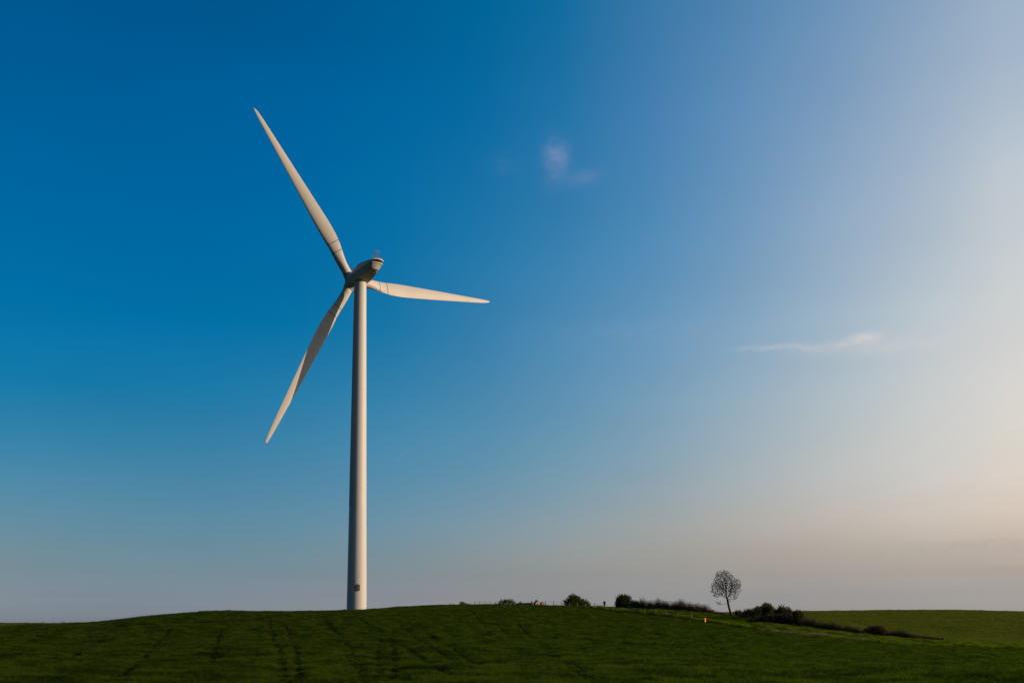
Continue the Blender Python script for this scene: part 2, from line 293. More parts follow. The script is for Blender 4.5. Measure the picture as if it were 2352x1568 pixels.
def terrain(x, y):
    x = np.asarray(x, float); y = np.asarray(y, float)
    px = px_of(x, y); Y = depth_of(x, y)
    fi = np.clip((px-PXG[0])/4, 0, len(PXG)-1.001); i0 = fi.astype(int); fr = fi-i0
    def g(A, k): return A[k, i0]*(1-fr)+A[k, i0+1]*fr
    z = np.full(x.shape, np.nan)
    for k in range(len(RY)-1):
        y0, y1 = g(RY, k), g(RY, k+1); msk = (Y >= y0) & ((Y < y1) | (k == len(RY)-2))
        h = y1-y0; t = np.clip((Y-y0)/h, 0, 1)
        v = (2*t**3-3*t**2+1)*g(RZ, k)+(t**3-2*t**2+t)*h*g(_m, k)+(3*t**2-2*t**3)*g(RZ, k+1)+(t**3-t**2)*h*g(_m, k+1)
        z = np.where(msk, v, z)
    z = z+.28*vnoise(x/15, y/19, 1)+.19*vnoise(x/6.3, y/7.3, 2)+.11*vnoise(x/2.6, y/3.1, 3)+.05*vnoise(x/.9, y/1.1, 5)
    # the rough verge beyond the crop is lumpier
    e3, e4 = row_y(3, px), row_y(4, px)
    vm = np.clip((Y-e3-1)/3, 0, 1)*np.clip((e4+6-Y)/4, 0, 1)*(px > 1330)
    z = z+vm*(.22*vnoise(x/2.7, y/4.1, 8)+.12*vnoise(x/1.1, y/1.4, 9))
    bank = np.exp(-((Y-(e3+3.2))/2.0)**2)*(px > 1340)*(px < 2200)
    z = z+.35*bank*(1-np.clip((px-1700)/60, 0, 1))
    return z
def ground(px, Y):
    x = (px-1176)/F*CT*Y; z = float(terrain(np.array([x]), np.array([Y]))[0])
    return x, Y, z
def ground_xy(x, y): return float(terrain(np.array([x]), np.array([y]))[0])
def hit(px, py, Y0=25.0):                     # where the sight line through (px,py) meets the ground
    Ys = np.arange(Y0, 440, .25); yc = (YH-py)/F-math.tan(TH); k = Ys/(CT-yc*ST)
    X = (px-1176)/F*k; Z = k*(ST+yc*CT); T_ = terrain(X, Ys); i = np.argmax(T_+.02 >= Z)
    return X[i], Ys[i], T_[i]

# wheel ruts pressed into the young crop, listed where they run down the slope
RUTS = [[(618,1423),(626,1457),(638,1484),(652,1531),(648,1568)], [(655,1436),(664,1450),(671,1477),(681,1507),(691,1566)],
        [(389,1445),(369,1470),(339,1501),(298,1538),(270,1560)], [(508,1443),(494,1487),(484,1528)],
        [(808,1408),(860,1440),(894,1463),(925,1484),(972,1518),(1033,1551)], [(877,1443),(867,1507),(864,1562)],
        [(904,1443),(903,1500),(901,1566)], [(789,1490),(816,1528),(833,1555)], [(1114,1436),(1128,1463)],
        [(1141,1436),(1178,1463),(1250,1490),(1310,1534),(1365,1562)], [(1189,1430),(1233,1473),(1262,1492)],
        [(1050,1423),(1107,1446)], [(742,1423),(796,1470)], [(914,1409),(979,1450),(1000,1470)], [(930,1560),(958,1566)], [(120,1530),(180,1500),(240,1462)], [(750,1422),(790,1467),(820,1517),(840,1562)], [(920,1432),(950,1457),(995,1487),(1050,1522)],
        [(980,1447),(1050,1497),(1100,1530)], [(1085,1405),(1114,1436)], [(1233,1473),(1290,1515),(1350,1540)], [(1500,1450),(1600,1490),(1680,1520)]]
SEG = []
for r in RUTS:
    P = [hit(*p)[:2] for p in r]
    for a, b in zip(P[:-1], P[1:]): SEG.append((*a, *b))
def rut_mask(x, y, w=.38):
    m = np.zeros(x.shape)
    xx = x+.25*vnoise(x/5., y/7., 21); yy = y
    for (x0, y0, x1, y1) in SEG:
        dx, dy = x1-x0, y1-y0; t = np.clip(((xx-x0)*dx+(yy-y0)*dy)/(dx*dx+dy*dy), 0, 1)
        d = np.hypot(xx-x0-t*dx, yy-y0-t*dy); m = np.maximum(m, np.exp(-(d/w)**2))
    return m*np.clip(.9+.45*vnoise(x/6.0, y/14.0, 22)+.15*vnoise(x/1.5, y/2.0, 23), 0, 1)

def cover(x, y):                              # crop, verge, far crop weights
    px = px_of(x, y); Y = depth_of(x, y)+1.2*vnoise(x/2., y/2., 31)
    e3 = row_y(3, px); e4 = row_y(4, px)
    e3 = e3-3.2*np.clip((px-1700)/60, 0, 1)*np.clip((2240-px)/60, 0, 1)
    lim = np.where(px < 1330, 292.0, np.where(px < 1390, 292-(px-1330)/60*(292-e3), e3))
    crop = np.clip((lim-Y)/1.0+.5, 0, 1)
    far = np.clip((Y-(e4+2.0))/1.5, 0, 1)
    far = np.where((px < 500), np.clip((Y-250)/4, 0, 1), far)
    return crop, np.clip(1-crop-far, 0, 1), far

# ground: one polar sheet reaching the horizon all round
ang = np.concatenate([np.arange(-180, -33, 3.0), np.arange(-33, 33.001, .07), np.arange(36, 180, 3.0)])*math.pi/180
rad = [1.0]
while rad[-1] < 28: rad.append(rad[-1]*1.12)
while rad[-1] < 450: rad.append(rad[-1]*1.0062)
while rad[-1] < 3900: rad.append(rad[-1]*1.12)
rad = np.array(rad)
A_, R_ = np.meshgrid(ang, rad); gx = (R_*np.sin(A_)).ravel(); gy = (R_*np.cos(A_)).ravel(); gz = terrain(gx, gy)
rm = np.zeros(gx.shape); sel = (gy > 25) & (gy < 300) & (np.abs(A_.ravel()) < .6); rm[sel] = rut_mask(gx[sel], gy[sel]); gz = gz-.12*rm
na, nr = len(ang), len(rad)
cv = np.vstack([np.column_stack([gx, gy, gz]), [[0, 0, -1.68]]])
ii, jj = np.meshgrid(np.arange(nr-1), np.arange(na), indexing='ij')
q = np.stack([ii*na+jj, ii*na+(jj+1) % na, (ii+1)*na+(jj+1) % na, (ii+1)*na+jj], -1).reshape(-1, 4)[:, ::-1]
tri = np.array([[nr*na, (j+1) % na, j] for j in range(na)])[:, ::-1]
me = bpy.data.meshes.new('ground')
nv, nq, ntr = len(cv), len(q), len(tri)
me.vertices.add(nv); me.vertices.foreach_set('co', cv.astype(np.float32).ravel())
me.loops.add(nq*4+ntr*3); me.loops.foreach_set('vertex_index', np.concatenate([q.ravel(), tri.ravel()]).astype(np.int32))
me.polygons.add(nq+ntr)
me.polygons.foreach_set('loop_start', np.concatenate([np.arange(nq)*4, nq*4+np.arange(ntr)*3]).astype(np.int32))
me.polygons.foreach_set('use_smooth', np.ones(nq+ntr, bool)); me.update(calc_edges=True)
cr_, ve_, fa_ = cover(cv[:, 0], cv[:, 1])
at = me.attributes.new('cover', 'FLOAT_COLOR', 'POINT')
colr = np.column_stack([cr_, ve_, fa_, np.append(rm, 0)]).astype(np.float32)
at.data.foreach_set('color', colr.ravel())
gm = bpy.data.materials.new('ground_cover'); gm.use_nodes = True; t = gm.node_tree; b = t.nodes['Principled BSDF']
b.inputs['Roughness'].default_value = 1; b.inputs['Specular IOR Level'].default_value = 0
an = t.nodes.new('ShaderNodeAttribute'); an.attribute_name = 'cover'; ss = t.nodes.new('ShaderNodeSeparateColor'); t.links.new(an.outputs['Color'], ss.inputs[0])
geo = t.nodes.new('ShaderNodeNewGeometry')
def tn(scale, detail=5, st=(1, 1, 1), lo=.35, hi=.65):
    m_ = t.nodes.new('ShaderNodeMapping'); m_.inputs['Scale'].default_value = st; t.links.new(geo.outputs['Position'], m_.inputs[0])
    n = t.nodes.new('ShaderNodeTexNoise'); n.inputs['Scale'].default_value = scale; n.inputs['Detail'].default_value = detail; t.links.new(m_.outputs[0], n.inputs[0])
    r = t.nodes.new('ShaderNodeMapRange'); r.inputs[1].default_value = lo; r.inputs[2].default_value = hi; t.links.new(n.outputs[0], r.inputs[0]); return r.outputs[0]
def tm(f, a, b_):
    n = t.nodes.new('ShaderNodeMix'); n.data_type = 'RGBA'
    for i, v in ((0, f), (6, a), (7, b_)):
        if isinstance(v, tuple): n.inputs[i].default_value = (*v, 1)
        elif isinstance(v, (int, float)): n.inputs[i].default_value = v
        else: t.links.new(v, n.inputs[i])
    return n.outputs[2]
crop_c = tm(tn(.9), (.018, .028, .002), (.032, .044, .003))
verge_c = tm(tn(.7), (.030, .044, .003), (.062, .072, .006))
far_c = tm(tn(.35, 7, (1, 1.6, 1)), (.075, .082, .008), (.105, .100, .014)); far_c = tm(tn(.06, 4, (1, 1, 1), .45, .62), far_c, (.060, .078, .007))
c = tm(ss.outputs[1], crop_c, verge_c); c = tm(ss.outputs[2], c, far_c)
c = tm(an.outputs['Alpha'], c, (.013, .016, .003))
t.links.new(c, b.inputs['Base Color'])
bp = t.nodes.new('ShaderNodeBump'); bp.inputs['Strength'].default_value = .8; bp.inputs['Distance'].default_value = .25
t.links.new(tn(1.6, 7, (1, 1.3, 1), .2, .8), bp.inputs['Height']); t.links.new(bp.outputs[0], b.inputs['Normal'])
me.materials.append(gm)
gr = bpy.data.objects.new('ground', me); C.objects.link(gr)
tag(gr, kind='structure')

# ------------------------------------------------------------------ grass: tufts instanced on points
def tuft_mesh(name, n, size, h, bw, lean, mat, seed=1):
    r = random.Random(seed); V = []; Fc = []
    for i in range(n):
        x, y = (r.random()-.5)*size, (r.random()-.5)*size; hh = h*(.55+.6*r.random()); a = r.random()*math.tau
        lx, ly = (r.random()-.5)*2*lean*hh, (r.random()-.5)*2*lean*hh; dx, dy = math.cos(a)*bw/2, math.sin(a)*bw/2
        k = len(V)
        V += [(x-dx, y-dy, -.03), (x+dx, y+dy, -.03), (x+dx*.8+lx*.35, y+dy*.8+ly*.35, hh*.6), (x-dx*.8+lx*.35, y-dy*.8+ly*.35, hh*.6), (x+lx, y+ly, hh)]
        Fc += [(k, k+1, k+2, k+3), (k+3, k+2, k+4)]
    m = bpy.data.meshes.new(name); m.from_pydata(V, [], Fc); m.materials.append(mat); m.update()
    return bpy.data.objects.new(name, m)      # not linked: only instanced
def scatter(name, label, cat, tuft, P, S, Rz, mat):
    m = bpy.data.meshes.new(name); m.vertices.add(len(P)); m.vertices.foreach_set('co', np.asarray(P, np.float32).ravel())
    a = m.attributes.new('scl', 'FLOAT_VECTOR', 'POINT'); a.data.foreach_set('vector', np.asarray(S, np.float32).ravel())
    a = m.attributes.new('rot', 'FLOAT_VECTOR', 'POINT'); a.data.foreach_set('vector', np.asarray(Rz, np.float32).ravel())
    m.update(); o = bpy.data.objects.new(name, m); C.objects.link(o); tag(o, label, cat, kind='stuff')
    ng = bpy.data.node_groups.new(name, 'GeometryNodeTree')
    ng.interface.new_socket('Geometry', in_out='INPUT', socket_type='NodeSocketGeometry')
    ng.interface.new_socket('Geometry', in_out='OUTPUT', socket_type='NodeSocketGeometry')
    gi, go = ng.nodes.new('NodeGroupInput'), ng.nodes.new('NodeGroupOutput')
    ip = ng.nodes.new('GeometryNodeInstanceOnPoints'); ob = ng.nodes.new('GeometryNodeObjectInfo'); ob.inputs['Object'].default_value = tuft
    ob.inputs['As Instance'].default_value = True
    na1 = ng.nodes.new('GeometryNodeInputNamedAttribute'); na1.data_type = 'FLOAT_VECTOR'; na1.inputs[0].default_value = 'scl'
    na2 = ng.nodes.new('GeometryNodeInputNamedAttribute'); na2.data_type = 'FLOAT_VECTOR'; na2.inputs[0].default_value = 'rot'
    e2 = ng.nodes.new('FunctionNodeEulerToRotation')
    ng.links.new(gi.outputs[0], ip.inputs['Points']); ng.links.new(ob.outputs['Geometry'], ip.inputs['Instance'])
    ng.links.new(na1.outputs[0], ip.inputs['Scale']); ng.links.new(na2.outputs[0], e2.inputs[0]); ng.links.new(e2.outputs[0], ip.inputs['Rotation'])
    ng.links.new(ip.outputs[0], go.inputs[0])
    md = o.modifiers.new('scatter', 'NODES'); md.node_group = ng
    return o
def polar_points(y0, y1, step, pmin=-60, pmax=2420):
    out = []; Y = y0
    while Y < y1:
        s = step*Y; x0 = (pmin-1176)/F*Y; x1 = (pmax-1176)/F*Y; n = int((x1-x0)/s)
        xs = x0+(np.arange(n)+rng.random(n))*s; ys = Y+(rng.random(n)-.5)*s*1.4
        out.append(np.column_stack([xs, ys, np.full(n, s)])); Y += s
    return np.vstack(out)
def translucent(m, tr, tint=(1, 1, 1)):
    t = m.node_tree; b = t.nodes['Principled BSDF']; out = [n for n in t.nodes if n.type == 'OUTPUT_MATERIAL'][0]
    mx = [n for n in t.nodes if n.type == 'MIX'][0]; m2 = t.nodes.new('ShaderNodeMix'); m2.data_type = 'RGBA'; m2.blend_type = 'MULTIPLY'
    m2.inputs[0].default_value = 1; m2.inputs[7].default_value = (*tint, 1); t.links.new(mx.outputs[2], m2.inputs[6])
    tl = t.nodes.new('ShaderNodeBsdfTranslucent'); ms = t.nodes.new('ShaderNodeMixShader'); ms.inputs[0].default_value = tr
    t.links.new(m2.outputs[2], tl.inputs[0]); t.links.new(b.outputs[0], ms.inputs[1]); t.links.new(tl.outputs[0], ms.inputs[2]); t.links.new(ms.outputs[0], out.inputs[0])
GRASS = noise_mat('wheat_blade', (.012, .024, .0045), (.058, .086, .0095), .45, .75, .0, 8, .36, .64, 'World', rnd=.85)
VERGE = noise_mat('verge_blade', (.030, .050, .003), (.115, .140, .008), .35, .75, .03, 4, .38, .62, 'World', rnd=1.0)
FARG = noise_mat('far_blade', (.056, .072, .012), (.104, .108, .022), .35, .8, .03, 6, .36, .64, 'World', rnd=.8, stretch=(.3, 1, 1))
for m_ in (GRASS, VERGE, FARG): translucent(m_, .6, (1.05, 1.25, .6))
# near crop
P = polar_points(26, 300, .0033)
c0, c1, c2 = cover(P[:, 0], P[:, 1]); rmk = rut_mask(P[:, 0], P[:, 1], .36)
keep = (c0 > .5) & (rng.random(len(P)) > rmk*.8)
P = P[keep]; rmk = rmk[keep]; z = terrain(P[:, 0], P[:, 1]); hv = 1+1.2*vnoise(P[:, 0]/2.2, P[:, 1]/2.6, 41)+.8*vnoise(P[:, 0]/.7, P[:, 1]/.8, 42)
hs = np.clip(hv, .2, 1.9)*np.exp(rng.normal(0, .25, len(P)))*(1-.8*rmk)
k = P[:, 2]/.25
scatter('young_wheat', 'short green young wheat covering the whole near hill up to the turbine', 'crop',
        tuft_mesh('wheat_tuft', 26, .32, .125, .016, .7, GRASS), np.column_stack([P[:, 0], P[:, 1], z]),
        np.column_stack([k, k, hs]), np.column_stack([0*z, 0*z, rng.random(len(P))*6.28]), GRASS)
# verge
P = polar_points(140, 300, .0030, 1320, 2420)
c0, c1, c2 = cover(P[:, 0], P[:, 1])
def track_mask(x, y): return np.zeros(x.shape)
# dirt track along the foot of the crop, edges read on the ground
SRC = 1/1.63265
TRK = [(2827,2354,2356.5),(2891,2358.5,2364),(2955,2364,2370.5),(3082,2373,2381.5),(3210,2386,2393.5),(3300,2393.5,2400),(3363,2401,2407.5),(3445,2408.5,2413),(3554,2414.2,2418),(3650,2419.5,2421)]
tt = np.array(TRK); xs_ = np.arange(2827, 3651, 7.0); up_ = np.interp(xs_, tt[:, 0], tt[:, 1]); lo_ = np.interp(xs_, tt[:, 0], tt[:, 2])+.9
E_lo = np.array([hit(x*SRC, y*SRC, 120)[:2] for x, y in zip(xs_, lo_)]); E_up = np.array([hit(x*SRC, y*SRC, 120)[:2] for x, y in zip(xs_, up_)])
def sm(a, n=5): return np.column_stack([np.convolve(np.pad(a[:, i], n, mode='edge'), np.ones(2*n+1)/(2*n+1), 'valid') for i in (0, 1)])
E_lo, E_up = sm(E_lo), sm(E_up)
nw = 9; V = []; Fc = []
for i in range(len(xs_)):
    for j in range(nw):
        p = E_lo[i]*(1-j/(nw-1))+E_up[i]*(j/(nw-1)); V.append((p[0], p[1], ground_xy(*p)+.05-.03*(j in (2, 6))))
for i in range(len(xs_)-1):
    for j in range(nw-1): k = i*nw+j; Fc.append((k, k+1, k+nw+1, k+nw))
TRACKM = noise_mat('track_dirt', (.105, .078, .052), (.050, .044, .022), .9, .95, .05, 8, .38, .6, 'World', .5)
tag(mesh_obj('dirt_track', V, Fc, TRACKM, smooth=True), kind='structure')
poly = np.vstack([E_lo, E_up[::-1]])
def in_track(x, y):
    ins = np.zeros(x.shape, bool); n = len(poly); j = n-1
    for i in range(n):
        xi, yi = poly[i]; xj, yj = poly[j]
        with np.errstate(divide='ignore', invalid='ignore'): cnd = ((yi > y) != (yj > y)) & (x < (xj-xi)*(y-yi)/(yj-yi+1e-12)+xi)
        ins ^= cnd; j = i
    return ins
PXv, Yv = px_of(P[:, 0], P[:, 1]), depth_of(P[:, 0], P[:, 1]); near_t = (PXv > 1690) & (PXv < 2250) & (Yv < row_y(3, PXv)+.8) & (rng.random(len(P)) < .8)
keep = (c1 > .5) & ~near_t & (~in_track(P[:, 0], P[:, 1]) | (rng.random(len(P)) < .05))
P = P[keep]; z = terrain(P[:, 0], P[:, 1])
nn = vnoise(P[:, 0]/1.3, P[:, 1]/1.8, 51)+.6*vnoise(P[:, 0]/.6, P[:, 1]/.7, 52)
e3 = row_y(3, px_of(P[:, 0], P[:, 1])); edge = np.exp(-((depth_of(P[:, 0], P[:, 1])-e3-2.5)/2.5)**2)
hs = np.clip(.9+1.3*nn+.6*edge, .3, 2.4); k = P[:, 2]/.6
scatter('verge_grass', 'rough bright green grass on the verge between crop and hedge', 'grass',
        tuft_mesh('verge_tuft', 60, .75, .26, .03, .8, VERGE, 2), np.column_stack([P[:, 0], P[:, 1], z]),
        np.column_stack([k, k, hs]), np.column_stack([0*z, 0*z, rng.random(len(P))*6.28]), VERGE)
# far field
P = polar_points(195, 440, .0034, 1560, 2420); P2 = polar_points(380, 440, .0045, -60, 300); P = np.vstack([P, P2])
c0, c1, c2 = cover(P[:, 0], P[:, 1]); P = P[c2 > .5]; z = terrain(P[:, 0], P[:, 1]); k = P[:, 2]/1.0
hs = np.exp(rng.normal(0, .3, len(P)))*np.clip(1+1.1*vnoise(P[:, 0]/5, P[:, 1]/4, 61)+.6*vnoise(P[:, 0]/1.6, P[:, 1]/1.6, 62), .4, 1.8)
scatter('far_wheat', 'olive green crop on the far hillside behind the hedge', 'crop',
        tuft_mesh('far_tuft', 34, 1.1, .16, .05, .8, FARG, 3), np.column_stack([P[:, 0], P[:, 1], z]),
        np.column_stack([k, k, hs]), np.column_stack([0*z, 0*z, rng.random(len(P))*6.28]), FARG)

# ------------------------------------------------------------------ wind turbine
PSI = math.radians(-36.9); TILT = math.radians(5); CONE = math.radians(4.6)
TX, TY, HZ, OV = -31.9, 205.7, 74.09, 3.7
base_z = ground_xy(TX, TY)-.2
turb = empty('wind_turbine', (TX, TY, base_z))
tag(turb, 'tall pale three-bladed wind turbine standing behind the crest of the green field', 'wind turbine')
T0 = Vector((TX, TY, base_z))
def loft(mb, rings, close_ends=True, closed=True):
    n = len(rings[0]); V = [p for r in rings for p in r]; Fq = []
    for i in range(len(rings)-1):
        for k in range(n if closed else n-1): Fq.append((i*n+k, i*n+(k+1) % n, (i+1)*n+(k+1) % n, (i+1)*n+k))
    if close_ends: Fq.append(tuple(range(n))[::-1]); Fq.append(tuple((len(rings)-1)*n+k for k in range(n)))
    mb.add(V, Fq)
def circ(x, y, z, r, n=72): return [(x+r*math.cos(2*math.pi*k/n), y+r*math.sin(2*math.pi*k/n), z) for k in range(n)]
TOP = HZ-.86-base_z
def trad(z): return 2.06+(1.27-2.06)*(z/TOP)**.93
# three tower sections; joints where the photo shows them
def zpy(py): return z_at(py, TY)-base_z
zs = [0, zpy(1161.5), zpy(894), TOP]
SECT = []
for i in range(3):
    mb = MB(); n = 14; z0, z1 = zs[i], zs[i+1]
    loft(mb, [circ(0, 0, z0+(z1-z0)*k/n, trad(z0+(z1-z0)*k/n)) for k in range(n+1)], False)
    o = mb.build('tower_section', PAINT_GLOSS if i == 0 else PAINT, turb, True)
    if i == 0: o['label'] = 'glossy lowest tower section'
    SECT.append(o)
    if i:                                       # thin flange at the joint, with weld lines higher up
        mb = MB(); loft(mb, [circ(0, 0, z0-.02, trad(z0)+.006), circ(0, 0, z0+.02, trad(z0)+.006)], False); mb.build('tower_flange', NAC, turb, True)
mb = MB(); loft(mb, [circ(0, 0, TOP-.02, 1.31), circ(0, 0, TOP+.16, 1.31)]); mb.build('yaw_ring', SEAM, turb, True)
# weld seams
for z in [zs[0]+k*2.9 for k in range(1, 24)]:
    if z < TOP-1 and min(abs(z-q) for q in zs) > .8:
        mb = MB(); loft(mb, [circ(0, 0, z-.012, trad(z)+.0035), circ(0, 0, z+.012, trad(z)+.0035)], False); mb.build('weld_seam', PAINT, SECT[0 if z < zs[1] else 1 if z < zs[2] else 2], True)
# curved vent hatch low on the tower, towards the camera
hz = zpy(1349.5); va = math.atan2(-TY, -TX)+math.radians(5.0)     # direction from tower to camera
mb = MB(); rr = trad(hz); outer = []; n = 8; hw = math.radians(11.5)
def cyl_patch(mb, r0, r1, z0, z1, a0, a1, n=8):
    ring = lambda a: [(r0*math.cos(a), r0*math.sin(a), z0), (r1*math.cos(a), r1*math.sin(a), z0), (r1*math.cos(a), r1*math.sin(a), z1), (r0*math.cos(a), r0*math.sin(a), z1)]
    loft(mb, [ring(a0+(a1-a0)*k/n) for k in range(n+1)])
cyl_patch(mb, rr-.1, rr+.20, hz-.55, hz+.55, va-hw, va+hw)
ho = mb.build('vent_hatch', HATCH, turb)
mb = MB(); cyl_patch(mb, rr-.1, rr+.23, hz-.61, hz-.552, va-hw*1.05, va+hw*1.05); mb.build('hatch_sill', HATCH, ho)
mb = MB(); cyl_patch(mb, rr-.1, rr+.23, hz+.552, hz+.61, va-hw*1.05, va+hw*1.05)
mb.tube([(rr*math.cos(va), rr*math.sin(va), hz+.61), (rr*math.cos(va), rr*math.sin(va), hz+.74)], .06); mb.build('hatch_hood', HATCH, ho)
for dz_ in (-.22, .22):
    mb = MB(); cyl_patch(mb, rr+.19, rr+.212, hz+dz_-.05, hz+dz_+.05, va+math.radians(2.2), va+math.radians(4.2), 2); mb.build('latch', DARK, ho)
mb = MB(); dz_ = zpy(1325)
cyl_patch(mb, rr-.1, rr+.03, dz_-.05, dz_+.05, va+math.radians(6), va+math.radians(8), 2); mb.build('cable_port', DARK, turb)
# nacelle frame: local a (towards the rotor), l (right of the rotor axis), u (up), tilted with the shaft
AX = Vector((math.sin(PSI)*math.cos(TILT), math.cos(PSI)*math.cos(TILT), math.sin(TILT)))
SD = Vector((math.cos(PSI), -math.sin(PSI), 0)); UP = SD.cross(AX)
O = Vector((0, 0, HZ-base_z))
def L(a, l, u): return O+AX*a+SD*l+UP*u
# stations: (a_bottom, half width bottom, u bottom, a_crease, half width crease, u crease, a_top, half width top, u top)
ST_ = [(2.05, 1.00, -.80, 2.05, 1.35, .25, 2.05, .90, 1.45), (1.65, 1.38, -.95, 1.65, 1.72, .30, 1.6, 1.02, 1.92), (.9, 1.46, -.93, .7, 1.80, .50, .9, 1.08, 2.02), (-.15, 1.52, -.88, -.35, 1.80, .72, -.05, 1.12, 2.12),
       (-.45, 1.54, -.85, -.7, 1.79, .80, -.35, 1.12, 2.50), (-2.0, 1.48, -.60, -2.4, 1.70, 1.12, -2.2, 1.15, 2.56), (-4.0, 1.22, -.12, -4.5, 1.50, 1.50, -4.6, 1.15, 2.50), (-5.4, .96, .28, -6.1, 1.30, 1.78, -6.3, 1.14, 2.38), (-6.32, .78, .58, -7.02, 1.17, 1.93, -7.3, 1.13, 2.26)]
def nring(s):
    ab, wb, ub, am, wm, um, at_, wt, ut = s; crown = .16
    bot = [L(ab-.16*(1-f*f)*(1 if ab < -5 else 0), wb*f, ub-.05*(1-f*f)) for f in (-1, -.5, 0, .5, 1)]
    r = [L(am, wm, um)]
    top = [L(at_-.22*(1-f*f)*(1 if at_ < -6 else 0), wt*f, ut+crown*(1-f*f)) for f in (1, .5, 0, -.5, -1)]
    return bot+r+top+[L(am, -wm, um)]
mb = MB(); rings = [nring(s) for s in ST_]; loft(mb, rings)
nac = mb.build('nacelle', NAC, turb, False)
bv = nac.modifiers.new('bevel', 'BEVEL'); bv.width = .012; bv.segments = 1; bv.limit_method = 'ANGLE'; bv.angle_limit = math.radians(25)
# lip of the roof, overhanging the tail vent
def fs(n=8): return [-1+2*k/n for k in range(n+1)]
def strip(mb, lo, hi): 
    n = len(lo); mb.add(list(lo)+list(hi), [(i, i+1, n+i+1, n+i) for i in range(n-1)])
def slab(mb, a0, a1, u0f, u1f, w0, w1, bow=.25):
    rg = []
    for f in fs():
        c_ = (1-f*f)
        rg.append([L(a0-bow*c_, w0*f, u0f(f)), L(a1-bow*c_, w1*f, u0f(f)), L(a1-bow*c_, w1*f, u1f(f)), L(a0-bow*c_, w0*f, u1f(f))])
    loft(mb, rg)
crn = lambda b_, k: (lambda f: b_+k*(1-f*f))
mb = MB(); slab(mb, -6.9, -7.58, crn(2.13, .16), crn(2.31, .17), 1.12, 1.17); mb.build('roof_lip', BLADE, nac)
mb = MB(); slab(mb, -6.5, -7.05, crn(1.72, .10), crn(2.128, .159), 1.06, 1.09); mb.build('tail_vent', DARK, nac)
mb = MB(); slab(mb, -6.4, -7.26, crn(1.55, .10), crn(1.715, .10), 1.13, 1.17, .20)
rg = []
for f in fs():
    c_ = 1-f*f; rg.append([L(-6.0, .70*f, .56), L(-6.42-.20*c_, .80*f, .56-.05*c_), L(-7.12-.20*c_, 1.12*f, 1.548+.10*c_), L(-6.6, 1.03*f, 1.548+.10*c_)])
loft(mb, rg); mb.build('tail_panel', BLADE, nac)
mb = MB(); cc = L(-5.75, .50, .36); 
loft(mb, [[cc+AX*(.13*math.sin(t_)*math.cos(p_))+SD*(.13*math.sin(t_)*math.sin(p_))-UP*(.13*math.cos(t_)-.0) for p_ in [k*math.tau/10 for k in range(10)]] for t_ in (.05, .5, 1.0, 1.5, 2.0, 2.6)])
mb.build('underside_lamp', LAMPM, nac, True)
# roof mast with wind sensors and guard rail
mast = None
mb = MB()
for (l0, l1, a0) in ((-.80, -.34, -6.9), (-.58, -.10, -6.5), (.52, .42, -6.9)): mb.tube([L(a0, l0, 2.35), L(-6.75, l1, 4.12)], .042, 5)
for u_ in (3.15, 3.5): 
    w_ = lambda l0, l1: l0+(l1-l0)*(u_-2.35)/1.67
    mb.tube([L(-6.85, w_(-.80, -.34), u_), L(-6.85, w_(.52, .42), u_-.02)], .04, 5)
mast = mb.build('sensor_mast', STEEL, nac)
mb = MB(); mb.tube([L(-6.75, -.62, 4.22), L(-6.75, -.2, 4.16), L(-6.75, .25, 4.16), L(-6.75, .72, 4.19)], .06, 6); mb.build('crossbar', CROSS, mast)
mb = MB(); mb.tube([L(-6.75, -.25, 4.05), L(-6.75, -.25, 4.42)], .03, 5); mb.box(L(-6.75, -.25, 4.48), (.14, .14, .12)); mb.build('wind_sensor', STEEL, mast)
mb = MB(); mb.tube([L(-6.75, .35, 4.05), L(-6.75, .35, 4.26)], .04, 5); mb.box(L(-6.75, .35, 4.28), (.16, .16, .05)); mb.build('wind_vane', STEEL, mast)
mb = MB(); mb.tube([L(-6.75, .05, 4.05), L(-6.75, .02, 4.95)], .008, 4); mb.build('whip_antenna', STEEL, mast)
mb = MB(); mb.tube([L(-7.0, -1.42, 2.92), L(-7.0, 1.40, 2.92), L(-7.0, 1.10, 2.48), L(-7.0, -1.1, 2.50), L(-7.0, -1.42, 2.92)], .045, 5); mb.build('guard_rail', STEEL, nac)
# hub with blade collars
HUB = AX*OV+O
mb = MB(); rg = []
prof = [(-1.55, 1.18), (-1.35, 1.34), (-.9, 1.42), (0, 1.46), (.7, 1.38), (1.25, 1.10), (1.65, .70), (1.85, .25)]
for a, r in prof: rg.append([HUB+AX*a+(SD*math.cos(q_)+UP*math.sin(q_))*r for q_ in [k*math.tau/40 for k in range(40)]])
loft(mb, rg); hub = mb.build('rotor_hub', BLADE, turb, True)
BL = [(-35.6, 38.5, 5.0), (84.5, 38.0, 4.0), (204.0, 40.0, 4.0)]
def interp(x, t_): return float(np.interp(x, [a for a, b in t_], [b for a, b in t_]))
CH = [(0, 1.9), (.03, 1.9), (.06, 1.98), (.11, 2.30), (.17, 2.66), (.225, 2.95), (.28, 3.0), (.33, 2.88), (.5, 2.36), (.7, 1.68), (.85, 1.18), (.93, .88), (.97, .64), (.99, .40), (1.0, .10)]
TH_ = [(0, 1.0), (.03, 1.0), (.06, .93), (.11, .70), (.17, .47), (.225, .35), (.3, .28), (.5, .21), (.8, .17), (1, .15)]
TW = [(0, 17), (.1, 16), (.2, 13), (.35, 8.5), (.6, 4), (.85, 1.5), (1, 0)]
PITCH = 4.0
